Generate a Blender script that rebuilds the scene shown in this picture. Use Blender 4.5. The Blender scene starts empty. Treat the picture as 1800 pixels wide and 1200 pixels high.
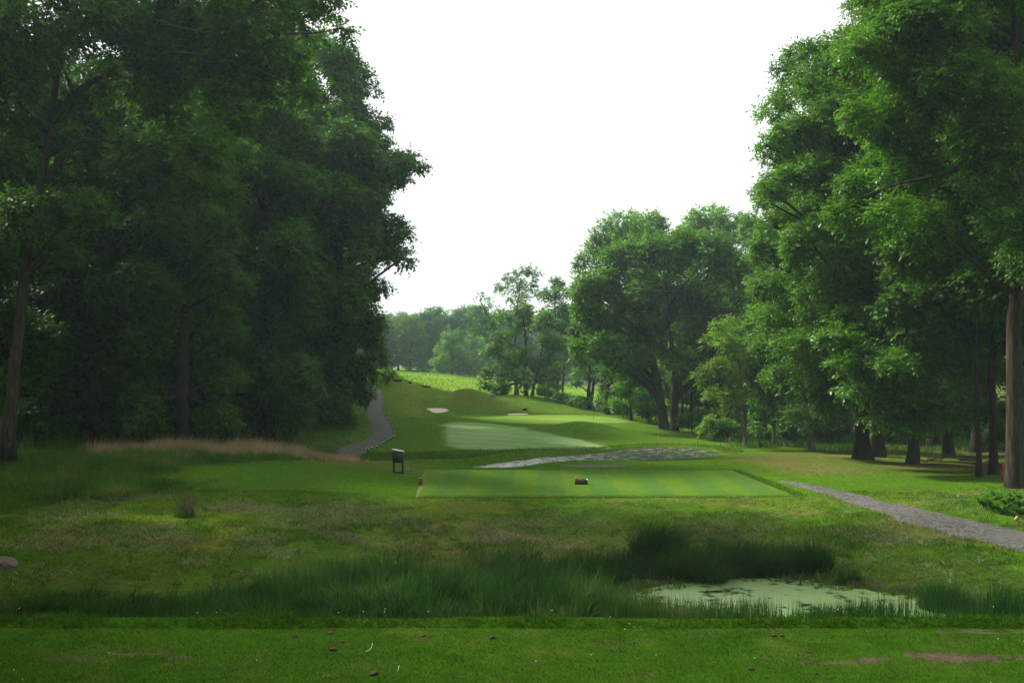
import bpy, bmesh, math, random
import numpy as np
from mathutils import Vector

SC = bpy.context.scene
COL = SC.collection
RNG = np.random.default_rng(7)
F, HOR, EYE = 1750.0, 638.0, 1.7

# ------------------------------------------------------------------ helpers
def unit(v):
    return v / np.maximum(np.linalg.norm(v, axis=-1, keepdims=True), 1e-9)

def sstep(a, b, x):
    t = np.clip((x - a) / (b - a), 0, 1)
    return t * t * (3 - 2 * t)

def vnoise(x, y, scale, seed=0):
    x = np.asarray(x, float) / scale + 1000.5; y = np.asarray(y, float) / scale + 1000.5
    xi = np.floor(x).astype(np.int64); yi = np.floor(y).astype(np.int64)
    fx = x - xi; fy = y - yi
    fx = fx * fx * (3 - 2 * fx); fy = fy * fy * (3 - 2 * fy)
    def h(a, b):
        n = (a * 374761393 + b * 668265263 + seed * 974711) & 0xFFFFFFFF
        n = ((n ^ (n >> 13)) * 1274126177) & 0xFFFFFFFF
        n = n ^ (n >> 16)
        return (n & 0xFFFF) / 65535.0
    return (h(xi, yi) * (1 - fx) + h(xi + 1, yi) * fx) * (1 - fy) + (h(xi, yi + 1) * (1 - fx) + h(xi + 1, yi + 1) * fx) * fy

def fbm(x, y, scale, seed=0, oct=3):
    s = 0; a = 1; t = 0
    for k in range(oct):
        s = s + a * vnoise(x, y, scale / 2 ** k, seed + 17 * k); t += a; a *= .5
    return s / t

def inpoly(x, y, poly):
    ins = np.zeros(np.shape(x), bool)
    n = len(poly)
    for i in range(n):
        x1, y1 = poly[i]; x2, y2 = poly[(i + 1) % n]
        c = ((y1 > y) != (y2 > y)) & (x < (x2 - x1) * (y - y1) / (y2 - y1 + 1e-12) + x1)
        ins ^= c
    return ins

def sdpoly(x, y, poly):
    d = np.full(np.shape(x), 1e9)
    n = len(poly)
    for i in range(n):
        x1, y1 = poly[i]; x2, y2 = poly[(i + 1) % n]
        ex, ey = x2 - x1, y2 - y1
        t = np.clip(((x - x1) * ex + (y - y1) * ey) / (ex * ex + ey * ey + 1e-12), 0, 1)
        d = np.minimum(d, np.hypot(x - x1 - t * ex, y - y1 - t * ey))
    return np.where(inpoly(x, y, poly), -d, d)

def mesh_np(name, V, faces_flat, loop_tot, mats, parent=None, smooth=False, cols=None):
    """faces_flat: flat vertex indices, loop_tot: verts per face."""
    me = bpy.data.meshes.new(name)
    V = np.ascontiguousarray(V, np.float32)
    ff = np.ascontiguousarray(faces_flat, np.int32); lt = np.ascontiguousarray(loop_tot, np.int32)
    me.vertices.add(len(V)); me.vertices.foreach_set('co', V.ravel())
    me.loops.add(len(ff)); me.loops.foreach_set('vertex_index', ff)
    me.polygons.add(len(lt))
    ls = np.zeros(len(lt), np.int32); ls[1:] = np.cumsum(lt)[:-1]
    me.polygons.foreach_set('loop_start', ls); me.polygons.foreach_set('loop_total', lt)
    if smooth:
        me.polygons.foreach_set('use_smooth', np.ones(len(lt), bool))
    if cols is not None:
        a = me.color_attributes.new('tint', 'FLOAT_COLOR', 'POINT')
        c = np.ones((len(V), 4), np.float32); c[:, :3] = cols
        a.data.foreach_set('color', c.ravel())
    me.update(calc_edges=True); me.validate()
    if not isinstance(mats, (list, tuple)): mats = [mats]
    for m in mats: me.materials.append(m)
    o = bpy.data.objects.new(name, me); COL.objects.link(o)
    if parent is not None: o.parent = parent
    return o

def tag(o, label=None, cat=None, group=None, kind=None):
    if label: o['label'] = label
    if cat: o['category'] = cat
    if group: o['group'] = group
    if kind: o['kind'] = kind
    return o

def empty(name, loc, rz=0):
    o = bpy.data.objects.new(name, None); COL.objects.link(o)
    o.location = loc; o.rotation_euler = (0, 0, rz); o.empty_display_size = .3
    return o

def dup(root, loc, rz=0, sc=1, label=None, group=None):
    r = root.copy(); COL.objects.link(r)
    r.location = loc; r.rotation_euler = (0, 0, rz); r.scale = (sc, sc, sc) if not isinstance(sc, tuple) else sc
    if label: r['label'] = label
    if group: r['group'] = group
    for ch in list(root.children):
        c = ch.copy(); COL.objects.link(c); c.parent = r
        for g in list(ch.children):
            d = g.copy(); COL.objects.link(d); d.parent = c
    return r

class MB:
    """collects tubes / boxes into one mesh"""
    def __init__(s): s.V = []; s.F = []; s.L = []; s.n = 0
    def add(s, V, faces):
        V = np.asarray(V, float)
        s.V.append(V)
        for f in faces:
            s.F.extend([i + s.n for i in f]); s.L.append(len(f))
        s.n += len(V)
    def tube(s, pts, rad, sides=8, wob=0, cap=True, rng=RNG, squash=None):
        pts = np.asarray(pts, float); n = len(pts)
        tan = np.gradient(pts, axis=0); tan = unit(tan)
        ref = np.array([0, 0, 1.0]) if abs(tan[:, 2]).mean() < .8 else np.array([0, 1.0, 0])
        V = np.zeros((n, sides, 3))
        ang = np.arange(sides) / sides * 2 * math.pi
        w = 1 + wob * rng.standard_normal((1, sides)) if wob else np.ones((1, sides))
        for i in range(n):
            a = np.cross(tan[i], ref); a /= max(np.linalg.norm(a), 1e-9); b = np.cross(a, tan[i])
            rr = rad[i] * (w[0] + (wob * .5 * rng.standard_normal(sides) if wob else 0))
            sq = squash if squash else 1
            V[i] = pts[i] + np.outer(np.cos(ang) * rr * sq, a) + np.outer(np.sin(ang) * rr, b)
        faces = []
        for i in range(n - 1):
            for j in range(sides):
                k = (j + 1) % sides
                faces.append((i * sides + j, i * sides + k, (i + 1) * sides + k, (i + 1) * sides + j))
        if cap:
            faces.append(tuple(range(sides))[::-1]); faces.append(tuple((n - 1) * sides + j for j in range(sides)))
        s.add(V.reshape(-1, 3), faces)
    def box(s, c, d, rz=0, bev=0.0, taper=1.0, shear=0.0):
        bm = bmesh.new(); bmesh.ops.create_cube(bm, size=1)
        for v in bm.verts:
            v.co.x *= d[0]; v.co.y *= d[1]; v.co.z *= d[2]
            if v.co.z > 0: v.co.x *= taper; v.co.y *= taper
            v.co.z += shear * v.co.x
        if bev: bmesh.ops.bevel(bm, geom=bm.edges[:], offset=bev, segments=2, affect='EDGES')
        ca, sa = math.cos(rz), math.sin(rz)
        V = [(c[0] + v.co.x * ca - v.co.y * sa, c[1] + v.co.x * sa + v.co.y * ca, c[2] + v.co.z) for v in bm.verts]
        bm.verts.index_update()
        s.add(V, [tuple(v.index for v in f.verts) for f in bm.faces]); bm.free()
    def build(s, name, mat, parent=None, smooth=False):
        return mesh_np(name, np.concatenate(s.V), s.F, s.L, mat, parent, smooth)

# ------------------------------------------------------------------ materials
def mat_new(name):
    m = bpy.data.materials.new(name); m.use_nodes = True
    nt = m.node_tree; nt.nodes.clear()
    out = nt.nodes.new('ShaderNodeOutputMaterial')
    return m, nt, out

def N(nt, typ, **kw):
    n = nt.nodes.new(typ)
    for k, v in kw.items():
        if k in n.inputs: n.inputs[k].default_value = v
        else: setattr(n, k, v)
    return n

def mixc(nt, fac, a, b, typ='MIX'):
    n = nt.nodes.new('ShaderNodeMix'); n.data_type = 'RGBA'; n.blend_type = typ
    for sock, v in ((n.inputs[0], fac), (n.inputs[6], a), (n.inputs[7], b)):
        if hasattr(v, 'is_linked'): nt.links.new(v, sock)
        elif isinstance(v, (int, float)): sock.default_value = v
        else: sock.default_value = (*v, 1)
    return n.outputs[2]

def noise(nt, scale, detail=3, coord=None, rough=.55):
    n = N(nt, 'ShaderNodeTexNoise', Scale=scale, Detail=detail, Roughness=rough)
    if coord is not None: nt.links.new(coord, n.inputs['Vector'])
    return n.outputs['Fac']

def ramp(nt, fac, stops):
    r = nt.nodes.new('ShaderNodeValToRGB'); nt.links.new(fac, r.inputs[0])
    e = r.color_ramp.elements
    while len(e) < len(stops): e.new(.5)
    for el, (p, c) in zip(e, stops):
        el.position = p; el.color = (*c, 1) if len(c) == 3 else c
    return r.outputs[0]

def maprange(nt, fac, a, b, c, d):
    n = N(nt, 'ShaderNodeMapRange'); nt.links.new(fac, n.inputs[0])
    for i, v in zip((1, 2, 3, 4), (a, b, c, d)): n.inputs[i].default_value = v
    return n.outputs[0]

def geo_pos(nt):
    return nt.nodes.new('ShaderNodeNewGeometry').outputs['Position']

def leaf_mat(name, c1, c2, c3, rough=.45, trans=.4, spec=.4, vs=.35):
    m, nt, out = mat_new(name)
    g = nt.nodes.new('ShaderNodeNewGeometry')
    big = noise(nt, vs, 2, g.outputs['Position'])
    c1, c2, c3 = [(c[0] * .76 * q, c[1] * q, c[2] * .3 * q) for c, q in ((c1, .6), (c2, 1), (c3, 1.3))]
    colr = ramp(nt, g.outputs['Random Per Island'], [(0, c1), (.55, c2), (1, c3)])
    col = mixc(nt, maprange(nt, big, .35, .65, 0, 1), colr, mixc(nt, .5, colr, (c3[0] * 1.15, c3[1] * 1.1, c3[2])))
    p = N(nt, 'ShaderNodeBsdfPrincipled', Roughness=rough)
    p.inputs['Specular IOR Level'].default_value = spec
    nt.links.new(col, p.inputs['Base Color'])
    t = nt.nodes.new('ShaderNodeBsdfTranslucent')
    tc = mixc(nt, 1.0, col, (1.25, 1.35, .55), 'MULTIPLY')
    nt.links.new(tc, t.inputs['Color'])
    mx = nt.nodes.new('ShaderNodeMixShader'); mx.inputs[0].default_value = trans
    nt.links.new(p.outputs[0], mx.inputs[1]); nt.links.new(t.outputs[0], mx.inputs[2])
    nt.links.new(mx.outputs[0], out.inputs['Surface'])
    return m

def blade_mat(name, stops, trans=.35, rough=.55, ns=.6):
    m, nt, out = mat_new(name)
    g = nt.nodes.new('ShaderNodeNewGeometry')
    n1 = noise(nt, ns, 3, g.outputs['Position'])
    add = N(nt, 'ShaderNodeMath', operation='MULTIPLY_ADD')
    nt.links.new(g.outputs['Random Per Island'], add.inputs[0]); add.inputs[1].default_value = .6
    sc = N(nt, 'ShaderNodeMath', operation='MULTIPLY_ADD'); nt.links.new(n1, sc.inputs[0]); sc.inputs[1].default_value = 1.4; sc.inputs[2].default_value = -.5
    nt.links.new(sc.outputs[0], add.inputs[2])
    col = ramp(nt, add.outputs[0], stops)
    p = N(nt, 'ShaderNodeBsdfPrincipled', Roughness=rough); p.inputs['Specular IOR Level'].default_value = .03
    nt.links.new(col, p.inputs['Base Color'])
    t = nt.nodes.new('ShaderNodeBsdfTranslucent'); nt.links.new(col, t.inputs['Color'])
    mx = nt.nodes.new('ShaderNodeMixShader'); mx.inputs[0].default_value = trans
    nt.links.new(p.outputs[0], mx.inputs[1]); nt.links.new(t.outputs[0], mx.inputs[2])
    nt.links.new(mx.outputs[0], out.inputs['Surface'])
    return m

def bark_mat(name, c1, c2, sc=3.0, green=0.0):
    m, nt, out = mat_new(name)
    tc = nt.nodes.new('ShaderNodeTexCoord')
    mp = N(nt, 'ShaderNodeMapping'); mp.inputs['Scale'].default_value = (sc * 2.2, sc * 2.2, sc * .28)
    nt.links.new(tc.outputs['Object'], mp.inputs[0])
    n1 = noise(nt, 2.2, 5, mp.outputs[0], .65)
    col = ramp(nt, n1, [(.3, tuple(q * .45 for q in c1)), (.68, tuple(q * .85 for q in c2))])
    n2 = noise(nt, .8, 3, tc.outputs['Object'])
    col = mixc(nt, maprange(nt, n2, .5, .75, 0, .35 + green), col, (.09, .11, .06))
    p = N(nt, 'ShaderNodeBsdfPrincipled', Roughness=.9); p.inputs['Specular IOR Level'].default_value = .03
    nt.links.new(col, p.inputs['Base Color'])
    b = N(nt, 'ShaderNodeBump', Strength=.9, Distance=.08); nt.links.new(n1, b.inputs['Height']); nt.links.new(b.outputs[0], p.inputs['Normal'])
    nt.links.new(p.outputs[0], out.inputs['Surface'])
    return m

def plain_mat(name, col, rough=.6, spec=.3, ns=6, var=.25, bump=0.0, bscale=40):
    m, nt, out = mat_new(name)
    tc = nt.nodes.new('ShaderNodeTexCoord')
    n1 = noise(nt, ns, 4, tc.outputs['Object'])
    c = mixc(nt, n1, tuple(x * (1 - var) for x in col), tuple(min(1, x * (1 + var)) for x in col))
    p = N(nt, 'ShaderNodeBsdfPrincipled', Roughness=rough); p.inputs['Specular IOR Level'].default_value = spec
    nt.links.new(c, p.inputs['Base Color'])
    if bump:
        b = N(nt, 'ShaderNodeBump', Strength=bump, Distance=.02)
        nt.links.new(noise(nt, bscale, 4, tc.outputs['Object']), b.inputs['Height']); nt.links.new(b.outputs[0], p.inputs['Normal'])
    nt.links.new(p.outputs[0], out.inputs['Surface'])
    return m

def ground_mat(name, fine=(18, 60), amp=.45, bump=.5, bdist=.05, mott=.4):
    """ground cover colour comes from the vertices; blades-scale mottling is procedural"""
    m, nt, out = mat_new(name)
    pos = geo_pos(nt)
    a = nt.nodes.new('ShaderNodeVertexColor'); a.layer_name = 'tint'
    n1 = noise(nt, fine[0], 4, pos, .7); n2 = noise(nt, fine[1], 2, pos); n3 = noise(nt, 1.1, 4, pos, .6)
    c = mixc(nt, 1.0, a.outputs[0], ramp(nt, n1, [(.25, (1 - amp,) * 3), (.75, (1 + amp,) * 3)]), 'MULTIPLY')
    c = mixc(nt, 1.0, c, ramp(nt, n2, [(.3, (1 - amp * .6,) * 3), (.7, (1 + amp * .6,) * 3)]), 'MULTIPLY')
    c = mixc(nt, 1.0, c, ramp(nt, n3, [(.3, (.86, .9, .85)), (.7, (1.16, 1.08, 1.0))]), 'MULTIPLY')
    n5 = noise(nt, 5.5, 6, pos, .72); c = mixc(nt, 1.0, c, ramp(nt, n5, [(.32, (1 - mott,) * 3), (.68, (1 + mott, 1 + mott * .8, 1 + mott))]), 'MULTIPLY')
    p = N(nt, 'ShaderNodeBsdfPrincipled', Roughness=.9); p.inputs['Specular IOR Level'].default_value = 0
    nt.links.new(c, p.inputs['Base Color'])
    b = N(nt, 'ShaderNodeBump', Strength=bump, Distance=bdist); nt.links.new(n1, b.inputs['Height']); nt.links.new(b.outputs[0], p.inputs['Normal'])
    nt.links.new(p.outputs[0], out.inputs['Surface'])
    return m

M = {}
M['ground'] = ground_mat('ground_cover')
M['turf'] = ground_mat('mown_turf', fine=(30, 120), amp=.3, bump=.35, bdist=.02, mott=.22)
M['fair'] = ground_mat('dewy_turf', fine=(7, 25), amp=.14, bump=.15, bdist=.02, mott=.14)
M['sand'] = plain_mat('bunker_sand', (.46, .41, .34), .95, .05, 4, .15, .4, 12)
M['bark'] = bark_mat('grey_brown_bark', (.03, .025, .02), (.10, .085, .066))
M['barkdark'] = bark_mat('dark_bark', (.018, .015, .012), (.06, .048, .036), 3, .1)
M['barkred'] = bark_mat('furrowed_reddish_bark', (.016, .014, .011), (.10, .08, .06), 2.4)
M['barkpale'] = bark_mat('pale_bark', (.09, .07, .055), (.27, .21, .165), 3)
M['leaf_dark'] = leaf_mat('dark_leaves', (.028, .065, .022), (.045, .098, .028), (.07, .135, .036), .5, .42, .14)
M['leaf_front'] = leaf_mat('maple_leaves', (.03, .072, .018), (.05, .112, .022), (.085, .16, .03), .5, .45, .14)
M['leaf_mid'] = leaf_mat('mid_green_leaves', (.04, .092, .024), (.066, .135, .034), (.10, .18, .042), .45, .45, .16)
M['leaf_gloss'] = leaf_mat('glossy_leaves', (.036, .09, .018), (.06, .132, .025), (.095, .18, .032), .42, .42, .2)
M['leaf_blue'] = leaf_mat('blue_green_leaves', (.045, .10, .05), (.065, .13, .06), (.09, .165, .07), .5, .42, .15)
M['leaf_light'] = leaf_mat('light_yellowish_leaves', (.08, .135, .04), (.125, .185, .055), (.16, .23, .065), .5, .45, .15)
M['leaf_bright'] = leaf_mat('bright_green_leaves', (.065, .14, .04), (.09, .185, .048), (.13, .23, .06), .5, .45, .15)
M['leaf_far'] = leaf_mat('far_leaves', (.04, .085, .035), (.062, .12, .046), (.088, .155, .055), .5, .42, .15, .15)
M['rush'] = blade_mat('rush_stems', [(0, (.010, .042, .008)), (.45, (.028, .088, .012)), (.8, (.062, .14, .022)), (1, (.19, .175, .06))], .35)
M['rough'] = blade_mat('rough_grass', [(0, (.028, .082, .006)), (.45, (.062, .148, .009)), (.75, (.108, .19, .014)), (1, (.20, .175, .05))], .35)
M['lawn'] = blade_mat('lawn_blades', [(0, (.022, .075, .004)), (.5, (.042, .115, .006)), (1, (.08, .16, .010))], .3)
M['collar'] = blade_mat('collar_blades', [(0, (.016, .052, .004)), (.5, (.03, .085, .006)), (.9, (.055, .12, .01)), (1, (.14, .12, .04))], .25, ns=2.5)
M['tallg'] = blade_mat('tall_green_grass', [(0, (.034, .10, .009)), (.5, (.072, .17, .016)), (.85, (.13, .23, .028)), (1, (.25, .23, .08))], .35)
M['fescue'] = blade_mat('ripe_fescue', [(0, (.14, .16, .04)), (.3, (.36, .29, .13)), (.75, (.54, .41, .22)), (1, (.66, .53, .32))], .35)
M['straw'] = blade_mat('cut_straw', [(0, (.12, .10, .05)), (.5, (.22, .19, .11)), (1, (.34, .31, .20))], .2)
M['field'] = blade_mat('meadow_plants', [(0, (.08, .185, .018)), (.5, (.105, .215, .02)), (1, (.145, .245, .028))], .4, ns=.15)
M['clover'] = plain_mat('clover_white', (.7, .68, .6), .8, .1)
M['soil'] = plain_mat('bare_soil', (.075, .045, .03), .95, .05, 20, .4, .6, 60)
M['rock'] = plain_mat('grey_rock', (.11, .092, .07), .95, .05, 7, .55, .9, 14)
M['tan'] = plain_mat('tan_stone', (.36, .24, .13), .85, .15, 9, .3, .5, 30)
M['signgreen'] = plain_mat('dark_green_paint', (.008, .022, .018), .45, .4, 8, .3)
M['white'] = plain_mat('white_paint', (.8, .8, .78), .5, .3, 5, .06)
M['redwood'] = plain_mat('red_brown_wood', (.16, .045, .02), .7, .25, 12, .35, .3, 40)
M['stake'] = plain_mat('orange_red_stake', (.42, .11, .04), .7, .2, 10, .25)
M['reddark'] = plain_mat('red_stake_paint', (.35, .02, .03), .6, .3, 10, .2)
M['black'] = plain_mat('dark_wood', (.02, .02, .02), .7, .3, 10, .3)
M['bird'] = plain_mat('dark_brown_feathers', (.055, .05, .048), .7, .3, 25, .5)
M['twig'] = plain_mat('dry_twig', (.10, .07, .05), .9, .1, 8, .4)
M['pale'] = plain_mat('pale_straw', (.6, .55, .42), .8, .1, 8, .2)

def gravel_mat():
    m, nt, out = mat_new('grey_gravel'); pos = geo_pos(nt)
    v = N(nt, 'ShaderNodeTexVoronoi', Scale=22.0); nt.links.new(pos, v.inputs['Vector'])
    v2 = N(nt, 'ShaderNodeTexVoronoi', Scale=9.0); nt.links.new(pos, v2.inputs['Vector'])
    c = ramp(nt, v.outputs['Color'], [(0, (.022, .022, .021)), (.5, (.07, .069, .064)), (1, (.215, .21, .18))])
    c = mixc(nt, .45, c, ramp(nt, v2.outputs['Color'], [(.1, (.02, .02, .019)), (.9, (.15, .147, .125))]))
    n3 = noise(nt, .9, 4, pos); c = mixc(nt, maprange(nt, n3, .5, .75, 0, .5), c, (.10, .09, .08))
    p = N(nt, 'ShaderNodeBsdfPrincipled', Roughness=.9); p.inputs['Specular IOR Level'].default_value = .2
    nt.links.new(c, p.inputs['Base Color'])
    b = N(nt, 'ShaderNodeBump', Strength=.8, Distance=.05); nt.links.new(v.outputs['Distance'], b.inputs['Height']); nt.links.new(b.outputs[0], p.inputs['Normal'])
    nt.links.new(p.outputs[0], out.inputs['Surface']); return m
M['gravel'] = gravel_mat()

def pond_mat(name, weed, cover, dark=(.012, .018, .01), ws=6.0, lo=.45, hi=.6, rip=.02, wr=.04, left_sheen=False):
    m, nt, out = mat_new(name); pos = geo_pos(nt)
    n = noise(nt, ws, 6, pos, .7); n2 = noise(nt, ws * .25, 3, pos)
    s = N(nt, 'ShaderNodeMath', operation='MULTIPLY_ADD'); nt.links.new(n2, s.inputs[0]); s.inputs[1].default_value = 1.0
    nt.links.new(n, s.inputs[2])
    hf = N(nt, 'ShaderNodeMath', operation='MULTIPLY'); nt.links.new(s.outputs[0], hf.inputs[0]); hf.inputs[1].default_value = .5
    src = hf.outputs[0]
    if left_sheen:  # pale cover thickens to the left, imitating sky mirrored in the water
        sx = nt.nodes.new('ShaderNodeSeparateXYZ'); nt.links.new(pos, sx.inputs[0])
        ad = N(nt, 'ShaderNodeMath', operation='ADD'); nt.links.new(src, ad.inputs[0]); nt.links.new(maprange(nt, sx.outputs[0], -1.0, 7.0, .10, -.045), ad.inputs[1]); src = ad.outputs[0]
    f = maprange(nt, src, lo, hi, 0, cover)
    w = N(nt, 'ShaderNodeBsdfPrincipled', Roughness=wr); w.inputs['Base Color'].default_value = (*dark, 1); w.inputs['Specular IOR Level'].default_value = .5
    w.inputs['IOR'].default_value = 1.33
    b = N(nt, 'ShaderNodeBump', Strength=.6 if rip > .03 else .25, Distance=rip)
    mp = N(nt, 'ShaderNodeMapping'); mp.inputs['Scale'].default_value = (1, 2.2, 1); nt.links.new(pos, mp.inputs[0])
    nt.links.new(noise(nt, 3.2, 3, mp.outputs[0]), b.inputs['Height']); nt.links.new(b.outputs[0], w.inputs['Normal'])
    d = N(nt, 'ShaderNodeBsdfPrincipled', Roughness=.45); d.inputs['Specular IOR Level'].default_value = .5
    fine = noise(nt, 45, 3, pos)
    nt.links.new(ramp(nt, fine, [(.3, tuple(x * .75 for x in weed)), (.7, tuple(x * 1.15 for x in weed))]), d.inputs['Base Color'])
    mx = nt.nodes.new('ShaderNodeMixShader'); nt.links.new(f, mx.inputs[0])
    nt.links.new(w.outputs[0], mx.inputs[1]); nt.links.new(d.outputs[0], mx.inputs[2]); nt.links.new(mx.outputs[0], out.inputs['Surface'])
    return m
M['pond_weed'] = pond_mat('duckweed_pond', (.18, .285, .10), .93, ws=3.4, lo=.38, hi=.48)
M['pond_open'] = pond_mat('weed_and_sheen_stream', (.36, .39, .33), .88, ws=8.0, lo=.46, hi=.62, rip=.3, wr=.10, left_sheen=True)  # pale floating weed; its colour also paints the silver sky reflection

# ------------------------------------------------------------------ terrain
def P(px, row, D): return ((px - 900) / F * D, D, EYE - (row - HOR) / F * D)
ctrl = [P(*a) for a in (
    (0, 990, 22), (0, 900, 30), (100, 805, 42), (300, 870, 32), (500, 803, 45), (560, 811, 46), (650, 812, 45), (705, 832, 40.7),
    (620, 803, 52), (300, 800, 46), (-200, 800, 42), (200, 960, 24), (450, 930, 27), (600, 870, 33),
    (1800, 955, 24), (1800, 935, 26), (1390, 848, 36), (1500, 808, 46.5), (1600, 815, 45), (1780, 860, 33), (1800, 905, 28), (1350, 792, 58), (1700, 800, 55),
    (1950, 880, 30), (1600, 905, 28.5), (1680, 1030, 21.5),
    (900, 935, 27.5), (1200, 930, 27.5), (900, 890, 31.5), (1200, 888, 31.5), (1450, 900, 30),
    (900, 818, 45.5), (1200, 815, 45.5), (770, 826, 44), (1330, 806, 48),
    (900, 796, 52.6), (800, 798, 53), (700, 790, 56), (800, 775, 60), (960, 783, 59.5), (800, 750, 72), (770, 745, 74),
    (900, 746.5, 76), (1000, 746.5, 76), (1100, 745.5, 77), (900, 728, 92), (1050, 729.5, 92), (960, 737, 83),
    (1080, 787, 60.5), (1010, 752, 71), (1060, 755, 71), (1030, 768, 66), (1120, 770, 67), (1160, 770, 68), (1180, 757, 78), (1230, 768, 71), (1145, 752, 74), (1280, 784, 62),
    (700, 768, 62), (740, 740, 75), (700, 720, 85), (690, 690, 96), (682, 662, 116), (735, 722, 88),
    (640, 670, 106), (663, 700, 88), (660, 740, 70), (670, 775, 60), (610, 788, 55), (560, 760, 62), (600, 700, 85), (500, 765, 60), (560, 680, 100),
    (300, 778, 55), (100, 775, 60), (-100, 780, 60),
    (760, 724, 93), (740, 700, 101), (760, 684, 115), (800, 667, 150), (750, 656, 180), (750, 651, 225), (850, 652, 225),
    (905, 699, 108), (940, 707, 106), (1000, 723, 100), (1050, 729, 98), (870, 700, 112),
    (1000, 697, 140), (1000, 676, 215), (1150, 700, 135), (1350, 705, 135), (1100, 672, 220), (1350, 735, 90), (1500, 745, 90), (1800, 760, 80),
)]
ctrl += [(-30, 24, -2.6), (-45, 45, -1.8), (-60, 90, -.8), (-60, 150, .5), (45, 40, -2.2), (60, 90, -2.4), (90, 160, -2), (-120, 220, 1.5), (120, 230, -1),
         (0, 300, .2), (-160, 320, 3), (160, 320, 1), (0, 16, -3.25), (-8, 17, -3.2), (8, 17, -3.25), (-16, 19, -3), (16, 19, -2.95), (-8, 21, -3.25), (0, 21, -3.25), (0, 24, -3.2), (-6, 24, -3.12),
         (30, 24, -2.5), (7, 24.5, -3.15), (0, 450, 2), (-300, 300, 5), (300, 300, 3), (-300, 40, 0), (300, 40, 0), (-200, 0, -1), (200, 0, -1), (0, -50, -2)]
C = np.array(ctrl)
def _tps_k(r2): return np.where(r2 > 1e-12, r2 * np.log(np.maximum(r2, 1e-12)), 0)
_n = len(C); _X = C[:, :2] / 50
_K = _tps_k(((_X[:, None] - _X[None]) ** 2).sum(-1)) + np.eye(_n) * 2e-4
_Pm = np.c_[np.ones(_n), _X]
_A = np.block([[_K, _Pm], [_Pm.T, np.zeros((3, 3))]])
_W = np.linalg.solve(_A, np.r_[C[:, 2], 0, 0, 0])
def tps(x, y):
    sh = np.shape(x); q = np.c_[np.ravel(x), np.ravel(y)] / 50; o = np.zeros(len(q))
    for i in range(0, len(q), 40000):
        s = q[i:i + 40000]
        o[i:i + 40000] = _tps_k(((s[:, None] - _X[None]) ** 2).sum(-1)) @ _W[:_n] + _W[_n] + s @ _W[_n + 1:]
    return o.reshape(sh)

TEE2 = [(-3.27, 33.7), (9.63, 33.7), (9.25, 41.8), (-3.7, 41.8)]
TEE2_Z = -2.77
ZW1, ZW2 = -3.30, -3.50
POND1 = [(2.2, 21.2), (2.9, 22.0), (3.9, 22.75), (5.3, 23.2), (6.5, 23.1), (7.3, 22.5), (8.0, 21.8), (8.9, 21.2), (9.3, 20.2), (8.5, 19.4), (5.5, 19.1), (3.0, 19.6)]
def pz2(px, row):
    D = (EYE - ZW2) * F / (row - HOR); return ((px - 900) / F * D, D)
POND2 = [pz2(*a) for a in ((815, 823), (870, 814), (950, 803.5), (1000, 801), (1050, 796.5), (1090, 791.5), (1115, 787.5), (1160, 786), (1210, 787.5), (1245, 790), (1268, 796), (1262, 800), (1240, 805), (1180, 809.5), (1100, 811.5), (1010, 810), (960, 814), (920, 820), (880, 823.5))]

_ne = [pz2(*a) for a in ((815, 823), (880, 823.5), (920, 820), (960, 814), (1010, 810), (1100, 811.5), (1180, 809.5), (1240, 805), (1262, 800))]
NEAR2 = ([p[0] for p in _ne], [p[1] for p in _ne])

def mound(x, y, cx, cy, h, rx, ry, rot=0):
    c, s = math.cos(rot), math.sin(rot)
    dx, dy = x - cx, y - cy
    u = (dx * c + dy * s) / rx; v = (-dx * s + dy * c) / ry
    return h * np.exp(-(u * u + v * v))

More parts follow.
